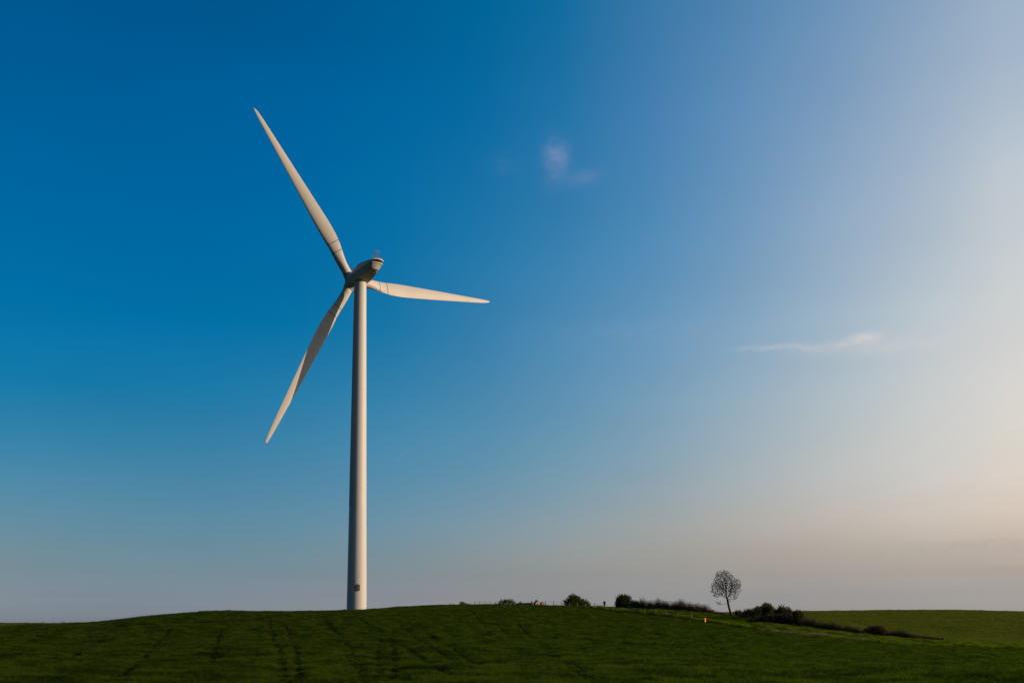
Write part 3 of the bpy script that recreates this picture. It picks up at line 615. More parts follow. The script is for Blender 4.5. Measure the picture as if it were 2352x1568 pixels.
for ph, Lb, cn in BL:
    a_ = math.radians(ph); k_ = math.radians(cn)
    rd = UP*math.cos(a_)+SD*math.sin(a_); tg = -UP*math.sin(a_)+SD*math.cos(a_)   # tg: trailing direction
    bd = rd*math.cos(k_)+AX*math.sin(k_); axn = (AX-bd*AX.dot(bd)).normalized()
    for (q_, name, r0, r1) in ((0, 'blade', 1.95, Lb),):
        rg = []; NS = 70
        def section(r, grow=0.0):
            f = (r-1.95)/(Lb-1.95); c_ = interp(f, CH)+grow; th = c_*interp(f, TH_); be = math.radians(PITCH+interp(f, TW)); rb = min(1, max(0, (f-.03)/.16)); rb = rb*rb*(3-2*rb)
            e_ = tg*math.cos(be)-axn*math.sin(be); nn_ = tg*math.sin(be)+axn*math.cos(be)
            le = -(.5*(1-rb)+.31*rb); pts = []
            M = 28
            for m_ in range(M):
                t_ = m_/M*math.tau; xx = .5-.5*math.cos(t_)    # 0 at leading edge
                yc_ = .5*math.sin(t_)                            # circle
                s_ = 1 if math.sin(t_) >= 0 else -1
                ya = s_*2.6*(.2969*math.sqrt(xx)-.126*xx-.3516*xx**2+.2843*xx**3-.1036*xx**4)*1.9
                ya *= .5/.5; ya = ya*.5*1.0
                y_ = (yc_*(1-rb)+ya*rb)*th
                camb = -.035*c_*rb*(4*xx*(1-xx))                 # camber to the downwind side
                pts.append(HUB+bd*r+e_*(le+xx)*c_+nn_*(y_+camb))
            return pts
        for k in range(NS+1):
            f = k/NS; f = f*.94+.06*f*f if f < .9 else f; r = r0+(r1-r0)*(1-(1-f)**1.0)
            rg.append(section(r))
        mb = MB(); loft(mb, rg); bo = mb.build('blade', BLADE, turb, True)
    for rs in (6.7, 8.7):
        mb = MB(); loft(mb, [section(rs-.06, .04), section(rs+.06, .04)], False); mb.build('blade_seam', SEAM, bo, True)
    # socket on the hub and dark gap ring
    def ring(r, R0): return [HUB+bd*r+(tg*math.cos(q_)+axn*math.sin(q_))*R0 for q_ in [k*math.tau/36 for k in range(36)]]
    mb = MB(); loft(mb, [ring(.5, 1.12), ring(1.72, 1.10)]); mb.build('blade_socket', NAC, hub, True)
    mb = MB(); loft(mb, [ring(1.70, 1.0), ring(1.84, 1.0)]); mb.build('socket_gap', DARK, hub, True)
    mb = MB(); loft(mb, [ring(1.80, 1.08), ring(1.94, 1.08)]); mb.build('blade_flange', BLADE, bo, True)

# ------------------------------------------------------------------ wire fence along the crop edge
FP = [(1780,8),(1799,8),(1819,9),(1838,10),(1859,11),(1878.6,13),(1902.6,14),(1926,14.5),(1954,16),(1993,17),(2017.6,17),(2045,17),(2076.4,16.5),(2105.8,16.5),(2135.7,16.5),(2165.7,16.5),
      (2196,16.5),(2230,17),(2264,17),(2300.6,17),(2338.5,17),(2377,18),(2418,17.5),(2460,17),(2497.8,17),(2543.5,17),(2593.5,18)]
def fence_y(px): return float(np.interp(px, [1080, 1220, 1270, 1311, 1378, 1456, 1530, 1589], [296, 290, 284, 276, 265, 256, 246, 237]))
fx0 = ground(FP[12][0]*SRC, fence_y(FP[12][0]*SRC))
fence = empty('wire_fence', (fx0[0], fx0[1], fx0[2])); tag(fence, 'low post and wire fence following the crop edge down from the bales', 'fence')
fo = Vector(fence.location); tops = []
rf = random.Random(3)
for i, (sx, hp) in enumerate(FP):
    px = sx*SRC; Y = fence_y(px); x, y, z = ground(px, Y); h = max(hp, 15)*Y/F/1.63265*1.0+.06
    h = min(h, 1.35); r_ = .09 if i not in (9, 26, 8) else .13
    lean = Vector((rf.uniform(-.05, .05), rf.uniform(-.05, .05), 0))*h
    b_ = Vector((x, y, z-.2))-fo; tp = Vector((x, y, z+h))+lean-fo; tops.append((tp, b_))
    mb = MB(); mb.tube([b_, b_.lerp(tp, .5)+Vector((rf.uniform(-.01, .01), 0, 0)), tp-Vector((0, 0, .03)), tp], [r_, r_*.97, r_*.93, r_*.7], 7)
    mb.build('post', WOODD if i in (8, 9, 11) else WOOD, fence)
    if i == 9:
        mb = MB(); x2, y2, z2 = ground(px+3.3, Y); mb.tube([Vector((x2, y2, z2))-fo, tp-Vector((0, 0, .25))], .06, 6); mb.build('brace', WOODD, fence)
    if i == 26:
        mb = MB(); x2, y2, z2 = ground(px-6, Y); mb.tube([Vector((x2, y2, z2))-fo, tp-Vector((0, 0, .5))], .07, 6); mb.build('brace', WOODD, fence)
        x2, y2, z2 = ground(px-1.8, Y+.5); mb = MB(); mb.tube([Vector((x2, y2, z2-.1))-fo, Vector((x2, y2, z2+.7))-fo], .10, 6); mb.build('post', WOOD, fence)
for fr_ in (.97, .78, .58, .38):
    mb = MB(); mb.tube([b_.lerp(tp, fr_)-Vector((0, 0, 0)) for tp, b_ in tops], .011, 4); mb.build('wire', WIRE, fence)

# older fence posts in and beyond the bramble hedge
def src_pt(sx, Y, dz=0.0):
    x, y, z = ground(sx*SRC, Y); return Vector((x, y, z+dz))
def lone_post(name, sx, Y, py_top, label, cat, r_=.11, lean=(0, 0), mat=WOODD, grp=None, cap=0):
    b_ = src_pt(sx, Y); zt = z_at(py_top*SRC, Y); o = empty(name, b_); h = zt-b_.z
    mb = MB(); tp = Vector((lean[0], lean[1], h)); mb.tube([(0, 0, -.2), (lean[0]*.5, lean[1]*.5, h*.5), tp*.98, tp], [r_, r_*.95, r_*.9, r_*.6], 7)
    bpy.data.objects.remove(o)
    o = mb.build(name, mat); o.location = b_; tag(o, label, cat, grp)
    if cap:
        mb = MB(); mb.box(tp+Vector((.05, 0, .02)), (.42, .2, .13)); mb.build('cross_piece', mat, o)
    return o
lone_post('fence_post', 2568.5, 276, 2260.0, 'dark hedge post with a short cross piece on top, leftmost in the brambles', 'post', .12, (-.1, 0), grp='old posts in the bramble hedge', cap=1)
lone_post('fence_post', 2614, 268, 2271, 'dark post half sunk in the brambles, middle one of three', 'post', .13, (-.03, 0), grp='old posts in the bramble hedge')
lone_post('fence_post', 2646, 262, 2275.5, 'dark post standing clear at the right end of the brambles, wires sagging from it', 'post', .12, (-.10, 0), grp='old posts in the bramble hedge')
# leaning stake
b_ = src_pt(2697, 258); mb = MB(); mb.tube([(0, 0, 0), (-.62, 0, .52)], .09, 6)
tag(mb.build('leaning_stake', WOODD), 'fallen stake leaning left in the grass left of the lone tree', 'stake'); bpy.context.scene.collection.objects[-1].location = b_
lone_post('tree_stake', 2742.5, 255, 2289.5, 'pale stub of a stake against the foot of the lone tree', 'stake', .12, (-.03, 0), WOOD)
mb = MB()
a_ = src_pt(2568, 276, 1.3); 
P1, P2, P3, P4 = Vector((*src_pt(2614, 268)[:2], z_at(2274*SRC, 268))), Vector((*src_pt(2645, 262)[:2], z_at(2278*SRC, 262))), Vector((*src_pt(2662, 261)[:2], z_at(2291*SRC, 261))), Vector((*src_pt(2690, 259)[:2], z_at(2300*SRC, 259)))
mb.tube([P1, (P1+P2)/2-Vector((0, 0, .08)), P2, P3, P4], .013, 4); mb.tube([P2-Vector((0, 0, .3)), P3-Vector((0, 0, .1)), P4-Vector((0, 0, .1))], .013, 4)
tag(mb.build('fence_wire', WIRE), 'slack wire running down from the last bramble post', 'wire')

# orange marker post
my = 222; mpos = src_pt(2645.5, my)
mk = empty('marker_post', mpos); tag(mk, 'bright orange flat marker post in the verge near the end of the fence', 'marker post')
OR_ = noise_mat('orange_plastic', (.66, .285, .006), (.58, .24, .005), 3, .8, .03); RED_ = material('red_orange_plastic', (.70, .10, .05), .5); PRN = material('marker_print', (.30, .12, .02), .7)
zt = z_at(2315.5*SRC, my)-mpos.z; zb = z_at(2328*SRC, my)-mpos.z
face = Matrix.Rotation(math.radians(38), 4, 'Z')
def rp(x, y, z): return face @ Vector((x, y, z))
rot3 = face.to_3x3()
mb = MB(); mb.box(rp(-.02, 0, (zt+zb)/2), (.43, .07, zt-zb), rot3); mb.build('panel', OR_, mk)
mb = MB(); mb.box(rp(.0, 0, zb-.05), (.36, .06, .10), rot3); mb.build('panel_foot', RED_, mk)
mb = MB(); mb.box(rp(0, 0, (zb-.1)/2), (.12, .05, zb-.1+.3), rot3); mb.build('stem', WOOD, mk)
for k in range(5):
    mb = MB(); mb.box(rp(.02, -.038, zt-.16-.11*k), (.07, .006, .07), rot3); mb.build('printed_mark', PRN, mk)

# ------------------------------------------------------------------ round straw bales on the crest
def bale(sx, Y, D, Lg, yaw, label, dz=0.0):
    D *= .92; dz += .06; p = src_pt(sx, Y); o = empty('straw_bale', p+Vector((0, 0, dz)), yaw); tag(o, label, 'bale', 'round straw bales on the crest')
    R0 = D/2; rb = random.Random(int(sx)); mb = MB(); rg = []; prof_ = [(-Lg/2, R0*.93), (-Lg/2+.05, R0*.99), (-Lg/4, R0*1.005), (0, R0), (Lg/4, R0*1.01), (Lg/2-.05, R0*.99), (Lg/2, R0*.93)]
    jit = [rb.uniform(-.015, .015) for _ in range(28)]
    for yy, r_ in prof_: rg.append([((r_+jit[k])*math.cos(k*math.tau/28), yy, R0*.96+(r_+jit[k])*math.sin(k*math.tau/28)*(.97 if math.sin(k*math.tau/28) > 0 else .94)) for k in range(28)])
    loft(mb, rg, False); mb.build('wrapped_side', HAYW, o, True)
    for sgn in (-1, 1):
        mb = MB(); rr_ = []
        for q_ in (1, .86, .7, .5, .3, .1): rr_.append([(R0*.93*q_*math.cos(k*math.tau/28), sgn*(Lg/2+.05*(1-q_)+(.02 if int(q_*10) % 2 else 0)), R0*.96+R0*.93*q_*math.sin(k*math.tau/28)*.96) for k in range(28)])
        loft(mb, rr_, False); mb.add(rr_[-1], [tuple(range(28))]); mb.build('straw_end', HAYE, o, True)
    return o
YB = 308
bale(2034, YB-4, 1.42, 1.25, math.radians(18), 'rightmost round straw bale, its brown end facing the camera')
bale(2011, YB-1, 1.46, 1.25, math.radians(30), 'round straw bale second from the right, behind a fence post')
bale(1999, YB+2, 1.34, 1.2, math.radians(35), 'round straw bale right of the thick braced fence post')
bale(1984, YB+3, 1.28, 1.25, math.radians(38), 'round straw bale with its end showing just left of the thick braced post')
bale(1971, YB+5, 1.26, 1.3, math.radians(62), 'grey wrapped bale left of the bale by the braced post')
bale(1956, YB+6, 1.22, 1.3, math.radians(72), 'grey wrapped bale right at the fence post in mid row')
bale(1941, YB+7, 1.18, 1.3, math.radians(72), 'grey wrapped bale in the left half of the row, right of the bush')
bale(1925, YB+7, 1.12, 1.3, math.radians(60), 'low grey bale at the right foot of the wide crest bush')
bale(1911, YB+7, 1.10, 1.2, math.radians(40), 'small pinkish bale end in front of the wide crest bush')
bale(1892, YB+7, 1.06, 1.2, math.radians(40), 'leftmost bale, only its top showing before the wide bush')

# ------------------------------------------------------------------ shrubs and hedges
def leaf_cloud(lobes, n, size, r, up=.3, shell=.55):
    V = []; Fc = []
    for i in range(n):
        cx, cy, cz, rx, ry, rz, w_ = r.choices(lobes, [q_[6] for q_ in lobes])[0]
        d = Vector((r.gauss(0, 1), r.gauss(0, 1), r.gauss(0, 1))).normalized(); q_ = r.random()**shell
        q_ *= 1+.12*math.sin(d.x*7+d.z*5+cx)+.10*math.sin(d.y*9+d.z*8+cz*3)
        q_ *= 1+.10*math.sin(d.x*13+cy*5)*math.cos(d.z*11+cx*2); p = Vector((cx+d.x*rx*q_, cy+d.y*ry*q_, cz+d.z*rz*q_))
        if p.z < .02: p.z = .02+r.random()*.2
        s_ = size*(.6+.8*r.random()); a = Vector((r.gauss(0, 1), r.gauss(0, 1), r.gauss(0, 1)+up)).normalized(); b = a.orthogonal().normalized()
        b = (Matrix.Rotation(r.random()*6.28, 3, a) @ b); c_ = a.cross(b); k = len(V)
        V += [p-b*s_*.5, p+c_*s_*.28, p+b*s_*.6, p-c_*s_*.28]; Fc.append((k, k+1, k+2, k+3))
    return V, Fc
def stems(mb, lobes, n, r, rad=.03, over=1.08):
    for i in range(n):
        cx, cy, cz, rx, ry, rz, w_ = r.choices(lobes, [q_[6] for q_ in lobes])[0]
        d = Vector((r.gauss(0, 1), r.gauss(0, 1), abs(r.gauss(0, 1))+.2)).normalized(); q_ = over*(.75+.3*r.random())
        tip = Vector((cx+d.x*rx*q_, cy+d.y*ry*q_, max(.1, cz+d.z*rz*q_))); b0 = Vector((cx+r.uniform(-.4, .4)*rx, cy+r.uniform(-.4, .4)*ry, -.1))
        m_ = b0.lerp(tip, .55)+Vector((r.uniform(-.2, .2), r.uniform(-.2, .2), .12))*rx*.4
        mb.tube([b0, m_, tip], [rad, rad*.7, rad*.3], 4, False)
def shrub(name, label, cat, sx, Y, lobes, n, size, mat, nst, seed, smat=TWIG, grp=None, srad=.03, over=1.08, up=.3, shell=.5, sprig=0):
    """lobes in units of source pixels at depth Y: (dx, height of centre, half width, half height[, half depth])"""
    p = src_pt(sx, Y); k = Y/F/1.63265; r = random.Random(seed)
    Lb_ = [(q_[0]*k, (q_[5] if len(q_) > 5 else r.uniform(-.3, .3))*q_[2]*k, q_[1]*k, q_[2]*k, (q_[4] if len(q_) > 4 else q_[2])*k, q_[3]*k, q_[2]*q_[3]) for q_ in lobes]
    o = empty(name, p); tag(o, label, cat, grp)
    V, Fc = leaf_cloud(Lb_, n, size, r, up, shell)
    if sprig:                                   # leafy shoots that break the outline
        for i in range(sprig):
            cx, cy, cz, rx, ry, rz, w_ = r.choices(Lb_, [q_[6] for q_ in Lb_])[0]
            d = Vector((r.gauss(0, 1), r.gauss(0, .6), abs(r.gauss(0, 1))+.3)).normalized(); q0 = Vector((cx+d.x*rx*.85, cy+d.y*ry*.85, cz+d.z*rz*.85)); ln = r.uniform(.2, .62)*max(rx, rz)*.8
            d2 = (d+Vector((r.gauss(0, .3), r.gauss(0, .3), .5))).normalized()
            for q_ in range(7):
                c1_ = q0+d2*ln*q_/6; v_, f_ = leaf_cloud([(c1_.x, c1_.y, c1_.z, .08, .08, .08, 1)], 2, size*.85, r, up, .6)
                n0 = len(V); V += v_; Fc += [tuple(i_+n0 for i_ in t_) for t_ in f_]
    mesh_obj('foliage', V, Fc, mat, o)
    mb = MB(); stems(mb, Lb_, nst, r, srad, over); mb.build('stems', smat, o)
    return o
CB = 'bushes on the crest'
shrub('bush', 'very low dark clump on the skyline, leftmost beyond the turbine', 'bush', 1693, 285, [(0,1,14,6),(-5,1,6,4)], 500, .22, LEAF_G, 14, 1, grp=CB, sprig=10)
shrub('bush', 'small pointed bush on the skyline right of the lowest clump', 'bush', 1731, 290, [(0,5,9,10),(11,2,14,7),(24,0,12,5)], 1100, .24, LEAF_G, 24, 2, grp=CB, sprig=25)
shrub('bush', 'wide ragged bush on the crest left of the straw bales', 'bush', 1899, 325, [(-8,14,22,13),(10,14,20,13),(24,10,14,11),(-30,6,16,8),(-4,20,10,9)], 3600, .28, LEAF_G, 60, 3, grp=CB, sprig=80)
shrub('bush', 'tiny tuft of leaves behind the row of bales', 'bush', 1949, 318, [(0,14,5,4)], 160, .22, LEAF_G, 6, 4, grp=CB)
shrub('bush', 'small leafy tuft above the bales beside a fence post', 'bush', 2012, 320, [(0,19,6,7),(-3,14,6,6)], 420, .22, LEAF_G, 8, 5, grp=CB, sprig=8)
shrub('bush', 'large rounded dark bush on the skyline right of the bales', 'bush', 2152, 294, [(0,20,24,22),(-20,14,20,15),(16,17,20,17),(34,11,20,13),(-6,29,17,13),(52,6,12,9),(0,6,34,8)], 8000, .28, LEAF_G, 70, 6, grp=CB, sprig=110)
shrub('weeds', 'dry weeds standing between the two rounded bushes', 'weeds', 2238, 288, [(0,4,22,6),(22,3,14,5)], 260, .16, LEAF_B, 120, 7, srad=.012, over=1.7)
shrub('sapling', 'tiny tree with a tufted head between the two rounded bushes', 'sapling', 2267, 287, [(0,19,4.5,6),(1,14,3.5,4)], 620, .22, LEAF_G, 10, 8, srad=.05, over=.7)
shrub('bush', 'tall rounded dark bush at the left end of the bramble hedge', 'bush', 2338, 284, [(0,24,24,24),(-14,28,14,18),(14,26,18,20),(0,34,16,14),(-22,14,12,14),(2,6,28,8)], 7600, .27, LEAF_G, 70, 9, grp=CB, sprig=110)
shrub('bush', 'smaller loose bush joined to the right of the tall rounded one', 'bush', 2380, 283, [(0,15,16,15),(10,12,12,11),(-8,10,12,12),(0,4,20,7)], 3000, .25, LEAF_O, 50, 10, grp=CB, sprig=40)
# bramble hedge: one long tangled thing
def long_hedge(name, label, cat, pts, n, size, mat, nst, seed, depth=1.3, srad=.016, over=1.5, arch=0):
    """pts: (src x, Y, src height)"""
    r = random.Random(seed); t_ = np.array(pts, float); mid = t_[len(t_)//2]; p0 = src_pt(mid[0], mid[1]); V = []; Fc = []; mb = MB()
    xs_ = np.arange(t_[0, 0], t_[-1, 0], 3.0); lob = []
    for x in xs_:
        Y = np.interp(x, t_[:, 0], t_[:, 1]); h = np.interp(x, t_[:, 0], t_[:, 2])*Y/F/1.63265*(1+.16*math.sin(x*.21+seed)+.12*math.sin(x*.083+seed*2)+r.uniform(-.15, .12)); g = src_pt(x, Y)-p0
        lob.append((g.x, g.y+r.uniform(-.4, .4), g.z, h, Y))
    wts = [q_[3] for q_ in lob]
    for i in range(n):
        gx_, gy_, gz_, h, Y = r.choices(lob, wts)[0]; u_ = min(1.08, abs(r.gauss(0, .50)))-.03
        p = Vector((gx_+r.gauss(0, .35), gy_+r.gauss(0, .5)*depth*(1.1-.6*u_), gz_+u_*h))
        s_ = size*(.5+.9*r.random()); a = Vector((r.gauss(0, 1), r.gauss(0, 1), r.gauss(0, 1))).normalized(); b = a.orthogonal().normalized(); c_ = a.cross(b); k = len(V)
        V += [p-b*s_*.5, p+c_*s_*.28, p+b*s_*.6, p-c_*s_*.28]; Fc.append((k, k+1, k+2, k+3))
    for i in range(nst):
        gx_, gy_, gz_, h, Y = r.choices(lob, wts)[0]; b0 = Vector((gx_, gy_+r.gauss(0, .5)*depth, gz_-.1)); hh = h*r.uniform(.6, 1.15)
        if arch and r.random() < arch:
            dx = r.choice((-1, 1))*r.uniform(.5, 1.6); mb.tube([b0, b0+Vector((dx*.25, 0, hh*.8)), b0+Vector((dx*.6, r.uniform(-.3, .3), hh*1.02)), b0+Vector((dx, 0, hh*r.uniform(.4, .85)))], [srad, srad*.9, srad*.7, srad*.4], 4, False)
        else: mb.tube([b0, b0+Vector((r.gauss(0, .3), r.gauss(0, .3), hh*.6)), b0+Vector((r.gauss(0, .5), r.gauss(0, .4), hh))], [srad, srad*.8, srad*.4], 4, False)
    o = empty(name, p0); tag(o, label, cat); mesh_obj('foliage', V, Fc, mat, o); mb.build('stems', TWIG, o); return o
long_hedge('bramble_hedge', 'tangled brown bramble hedge sloping down from the rounded bush towards the lone tree', 'hedge',
  [(2386,284,22),(2400,283,28),(2430,281,30),(2460,279,32),(2500,278,31),(2540,276,33),(2560,274,33),(2585,271,31),(2610,269,28),(2640,264,26),(2655,262,24),(2675,260,15),(2700,258,10),(2730,257,6)], 19000, .20, LEAF_B, 1700, 11, 1.5, .017, arch=.6)
HB = 'shrubs of the hedge right of the lone tree'
shrub('bush', 'small sparse bush just right of the lone tree', 'bush', 2768, 254, [(0,12,13,12),(-6,16,8,9),(8,16,8,9),(12,6,16,7)], 800, .20, LEAF_B, 60, 12, grp=HB, srad=.03, over=1.1, sprig=14)
shrub('bush', 'twiggy brown bush with see-through top, second right of the tree', 'bush', 2802, 249, [(-4,14,20,16),(12,20,16,18),(0,26,12,10),(0,6,30,9)], 2600, .20, LEAF_B, 110, 13, grp=HB, srad=.028, over=1.12, sprig=30)
shrub('bush', 'twiggy brown green bush rising towards the tallest green shrub', 'bush', 2838, 246, [(-12,22,20,20),(10,26,18,22),(2,36,12,13),(20,30,14,18)], 3900, .21, LEAF_O, 120, 14, grp=HB, srad=.028, over=1.1, sprig=44)
shrub('bush', 'tallest dense green shrub of the hedge, dome topped', 'bush', 2878, 243, [(0,36,20,28),(-8,50,12,15),(8,46,14,16),(14,30,18,24),(-4,16,20,18)], 6400, .24, LEAF_G, 50, 15, grp=HB, sprig=60)
shrub('bush', 'leafy olive bush between the dome topped shrub and the dark last one', 'bush', 2936, 239, [(-22,34,14,20),(-4,40,18,26),(14,38,18,24),(28,30,14,22),(0,20,30,22),(-8,54,9,10)], 7200, .24, LEAF_O, 110, 16, grp=HB, sprig=90)
shrub('bush', 'loose bush closing the tall part of the hedge at its right', 'bush', 2996, 234, [(-4,34,18,22),(10,30,14,20),(-12,42,10,11),(4,16,24,18),(22,20,10,14)], 4600, .23, LEAF_O, 90, 17, grp=HB, sprig=60)
shrub('bush', 'dark brown underwood filling the foot of the tall hedge', 'bush', 2905, 236, [(-75,9,26,13),(-50,12,26,19),(-20,14,34,24),(10,15,30,24),(40,15,34,25),(72,13,28,22),(100,11,22,16)], 9000, .21, LEAF_B, 260, 18, grp=HB, srad=.018, over=1.3)
long_hedge('low_hedge', 'low brown hedge running right from the tall shrubs to the humped bush', 'hedge', [(3010,232,30),(3040,230,27),(3080,227,25),(3130,224,25),(3180,221,23),(3210,219,18),(3228,218,18)], 8000, .19, LEAF_B, 1000, 19, 1.3, .016, over=1.2)
shrub('bush', 'humped dark brown bush in the middle of the low hedge', 'bush', 3280, 217, [(0,20,34,19),(-30,12,22,13),(22,22,22,16),(36,12,18,12),(6,28,22,10)], 4200, .20, LEAF_B, 420, 20, srad=.016, over=1.12)
long_hedge('low_hedge', 'brown hedge tail tapering down right of the humped bush to the dark stump', 'hedge', [(3318,216,16),(3350,214,20),(3380,212,21),(3410,210,20),(3425,209,15),(3445,208,8),(3470,207,12),(3500,205,12),(3525,204,8),(3540,203,5)], 6500, .18, LEAF_B, 900, 21, 1.2, .015, over=1.2)
# dark stump at the end of the hedge
p = src_pt(3536, 202); k = 202/F/1.63265; mb = MB(); r = random.Random(5)
prof_ = [(0, 9.5), (3, 9), (7, 7), (10, 5.2), (13.5, 3.6), (15.5, 2.2), (16.5, .6)]; rg = []
for hh, w_ in prof_: rg.append([((w_*(1+.18*math.sin(q_*3+hh)+.1*math.sin(q_*7-hh)))*math.cos(q_)*k-hh*.05*k, w_*k*.8*math.sin(q_), hh*k) for q_ in [j*math.tau/18 for j in range(18)]])
loft(mb, rg); st = mb.build('tree_stump', WOODD, None, False); st.location = p; tag(st, 'black pointed stump at the right end of the hedge', 'stump')
mb = MB(); mb.tube([(-5*k, 0, 0), (-8*k, -.1, 7*k), (-9*k, -.1, 9*k)], [.18, .16, .06], 7); mb.tube([(4*k, 0, 10*k), (8*k, 0, 2*k), (10*k, 0, -1*k)], [.1, .15, .1], 6); mb.build('root', WOODD, st)
# weeds beside the turbine foot, along the track and at the field corner
shrub('weeds', 'thin dry weeds at the left foot of the turbine', 'weeds', 1290, 196, [(0,4,6,5)], 60, .12, LEAF_B, 26, 30, srad=.01, over=1.5)
for i, (sx, Y, w_, h_, lb) in enumerate([(2880,209,11,3,'wide low weed clump at the left start of the dirt track'),(2974,195,4,4,'small round weed clump on the near edge of the track'),(3046,184,5,3,'flat weed clump near the middle of the track'),
      (3080,181,9,3,'spreading weed clump left of the middle of the track edge'),(3107,179,5,3,'small weed tuft right beside the spreading clump'),(3150,176,12,3,'longest low weed clump along the track edge'),(3216,171,5,4,'dark compact weed tuft by the right half of the track'),(3562,158,6,3,'weed tuft past the hedge end where the track fades')]):
    shrub('weed_clump', lb, 'weeds', sx, Y, [(0, h_*.5, w_, h_)], 260, .13, LEAF_G, 6, 40+i, grp='weed clumps along the dirt track')

# ------------------------------------------------------------------ the lone tree (space colonisation)
tb = src_pt(2742, 255); k = 255/F/1.63265
tree = empty('lone_tree', tb); tag(tree, 'lone almost leafless tree leaning slightly left on the skyline beside the hedge', 'tree')
rt = np.random.default_rng(12)
def img(sx, sy): return np.array([(sx-2742)*k, 0, z_at(sy*SRC, 255)-tb.z])
ells = [(2722,2192,47,50,1.0),(2748,2205,36,38,.55),(2692,2205,27,32,.45),(2716,2160,33,24,.5),(2762,2190,22,24,.25),(2672,2216,8,7,.05),(2760,2240,12,9,.07),(2697,2262,12,8,.06),(2688,2234,12,8,.05),(2735,2252,14,6,.03)]
pts = []
wsum = sum(e[4] for e in ells)
while len(pts) < 4200:
    e = ells[rt.choice(len(ells), p=[q_[4]/wsum for q_ in ells])]; d = rt.normal(size=3); d /= np.linalg.norm(d); d *= rt.random()**.38
    c0_ = img(e[0], e[1]); w3 = e[2]*k; p = c0_+np.array([d[0]*w3, d[1]*w3, d[2]*e[3]*k])
    if p[2] > 2.2: pts.append(p)
pts = np.array(pts)
trunk = [img(2742, 2306), img(2739, 2290), img(2735.5, 2276), img(2733, 2262), img(2731, 2250), img(2728.5, 2238), img(2725.5, 2225), img(2723.5, 2212), img(2722, 2198), img(2721, 2184)]
trunk = [t_+np.array([0, .05*i, 0]) for i, t_ in enumerate(trunk)]
nodes = [trunk[0]]; par = [-1]
for t_ in trunk[1:]:
    a0 = nodes[-1]; n_ = max(1, int(np.linalg.norm(t_-a0)/.22))
    for q_ in range(n_): nodes.append(a0+(t_-a0)*(q_+1)/n_); par.append(len(nodes)-2)
LIMBS = [([(2730,2249),(2724,2223),(2716,2206),(2708,2186),(2704,2166)], -.5), ([(2732,2243),(2741,2223),(2749,2203),(2754,2183)], .4),
         ([(2726,2226),(2724,2193),(2725,2166),(2728,2146)], .2), ([(2741,2223),(2759,2213),(2774,2199)], -.9), ([(2729,2243),(2709,2228),(2690,2223),(2672,2218)], .5),
         ([(2719,2209),(2703,2190),(2686,2173)], 1.1), ([(2733,2267),(2724,2262),(2710,2266),(2697,2257)], .2), ([(2735,2250),(2752,2244),(2766,2246)], .5),
         ([(2726,2232),(2712,2216),(2697,2200),(2683,2196)], -1.2), ([(2731,2240),(2738,2214),(2741,2188),(2742,2160)], -1.0)]
for pl, dy in LIMBS:
    p_ = img(*pl[0]); j0 = int(np.argmin([np.linalg.norm(q_-p_) for q_ in nodes])); prev = nodes[j0]; pj = j0
    for i, s_ in enumerate(pl[1:]):
        t_ = img(*s_)+np.array([0, dy*(i+1)/(len(pl)-1)*1.6, 0]); n_ = max(2, int(np.linalg.norm(t_-prev)/.2)); bend = rt.normal(size=3)*.10
        for q_ in range(n_):
            f_ = (q_+1)/n_; nodes.append(prev+(t_-prev)*f_+bend*math.sin(math.pi*f_)); par.append(pj); pj = len(nodes)-1
        prev = t_
nodes = np.array(nodes); par = list(par); alive = np.ones(len(pts), bool); step = .17
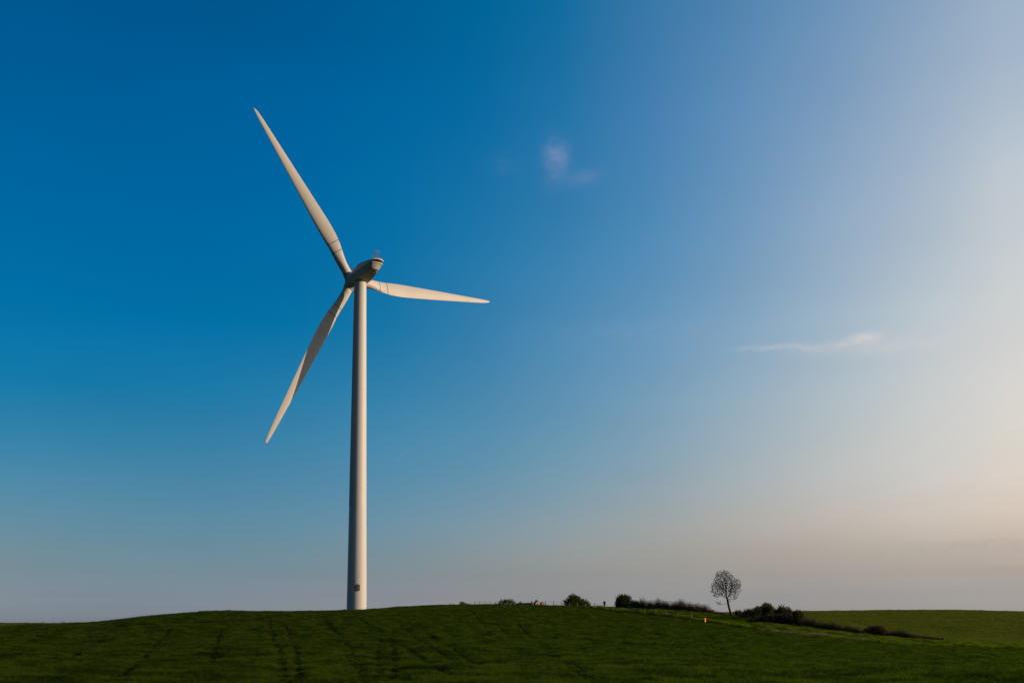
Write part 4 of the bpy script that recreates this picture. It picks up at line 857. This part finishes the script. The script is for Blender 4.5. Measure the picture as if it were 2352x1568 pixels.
for it in range(160):
    A = pts[alive]
    if not len(A): break
    D = np.linalg.norm(A[:, None]-nodes[None], axis=2); D[:, nodes[:, 2] < 2.3] += 1.2; near = D.argmin(1); dm = D.min(1); ok = dm < 2.2
    new = []; npar = []
    for j in np.unique(near[ok]):
        v = (A[(near == j) & ok]-nodes[j]); v = (v/np.linalg.norm(v, axis=1)[:, None]).sum(0); v /= max(np.linalg.norm(v), 1e-6); v += np.array([0, 0, .30])+(nodes[j]-nodes[par[j]])/step*.35+rt.normal(size=3)*.18; n_ = np.linalg.norm(v)
        if n_ < 1e-6: continue
        new.append(nodes[j]+v/n_*step); npar.append(j)
    if not new: break
    base_n = len(nodes); nodes = np.vstack([nodes, np.array(new)]); par += npar
    D2 = np.linalg.norm(pts[:, None]-np.array(new)[None], axis=2).min(1); alive &= D2 > .235
    if len(nodes) > 14000: break
par = np.array(par); nn_ = len(nodes); rad_ = np.zeros(nn_); kids = [[] for _ in range(nn_)]
for i in range(1, nn_): kids[par[i]].append(i)
for i in range(nn_-1, -1, -1):
    rad_[i] = 0.0165 if not kids[i] else sum(rad_[j]**1.98 for j in kids[i])**(1/1.98)
rad_ *= min(1.0, .27/rad_[0]); rad_ = np.maximum(rad_, .0145)
main = set(range(len(trunk)*0)); mbt, mbb = MB(), MB()
ntr = 0
for t_ in range(nn_):
    if par[t_] == t_-1 and t_ < 60: ntr = t_
    else:
        if t_ > 0: break
mbt.tube([nodes[i] for i in range(0, ntr+1)], [rad_[i]*(1.25 if i < 2 else 1) for i in range(0, ntr+1)], 9)
tk = mbt.build('trunk', BARK, tree, True)
started = set()
for i in range(ntr+1, nn_):
    if i in started: continue
    chain = [par[i], i]; started.add(i); c_ = i
    while kids[c_]:
        nx = max(kids[c_], key=lambda j: rad_[j])
        if nx in started: break
        chain.append(nx); started.add(nx); c_ = nx
    rr_ = [min(rad_[q_], rad_[chain[1]]*1.0) for q_ in chain]
    mbb.tube([nodes[q_] for q_ in chain], rr_, 4 if rad_[chain[1]] < .05 else 6, False)
mbb.build('branches', BARK, tree)
V = []; Fc = []; r = random.Random(9)
tips = [i for i in range(ntr+10, nn_) if rad_[i] < .020]
for i in tips:
    pr_ = .9 if not kids[i] else .22
    if nodes[i][2] < 4.2: pr_ *= .55
    if r.random() < pr_:
        v_, f_ = leaf_cloud([(0, 0, 0, .09, .09, .09, 1)], r.randint(3, 5), .17, r, .3, .6); n0 = len(V)
        V += [Vector(nodes[i])+q_-Vector((0, 0, .02)) for q_ in v_]; Fc += [tuple(q_+n0 for q_ in t_) for t_ in f_]
mesh_obj('crown', V, Fc, BUD, tree)
print('tree nodes', nn_, 'tips', len(tips), 'trunk', ntr, 'objects', len(bpy.data.objects))
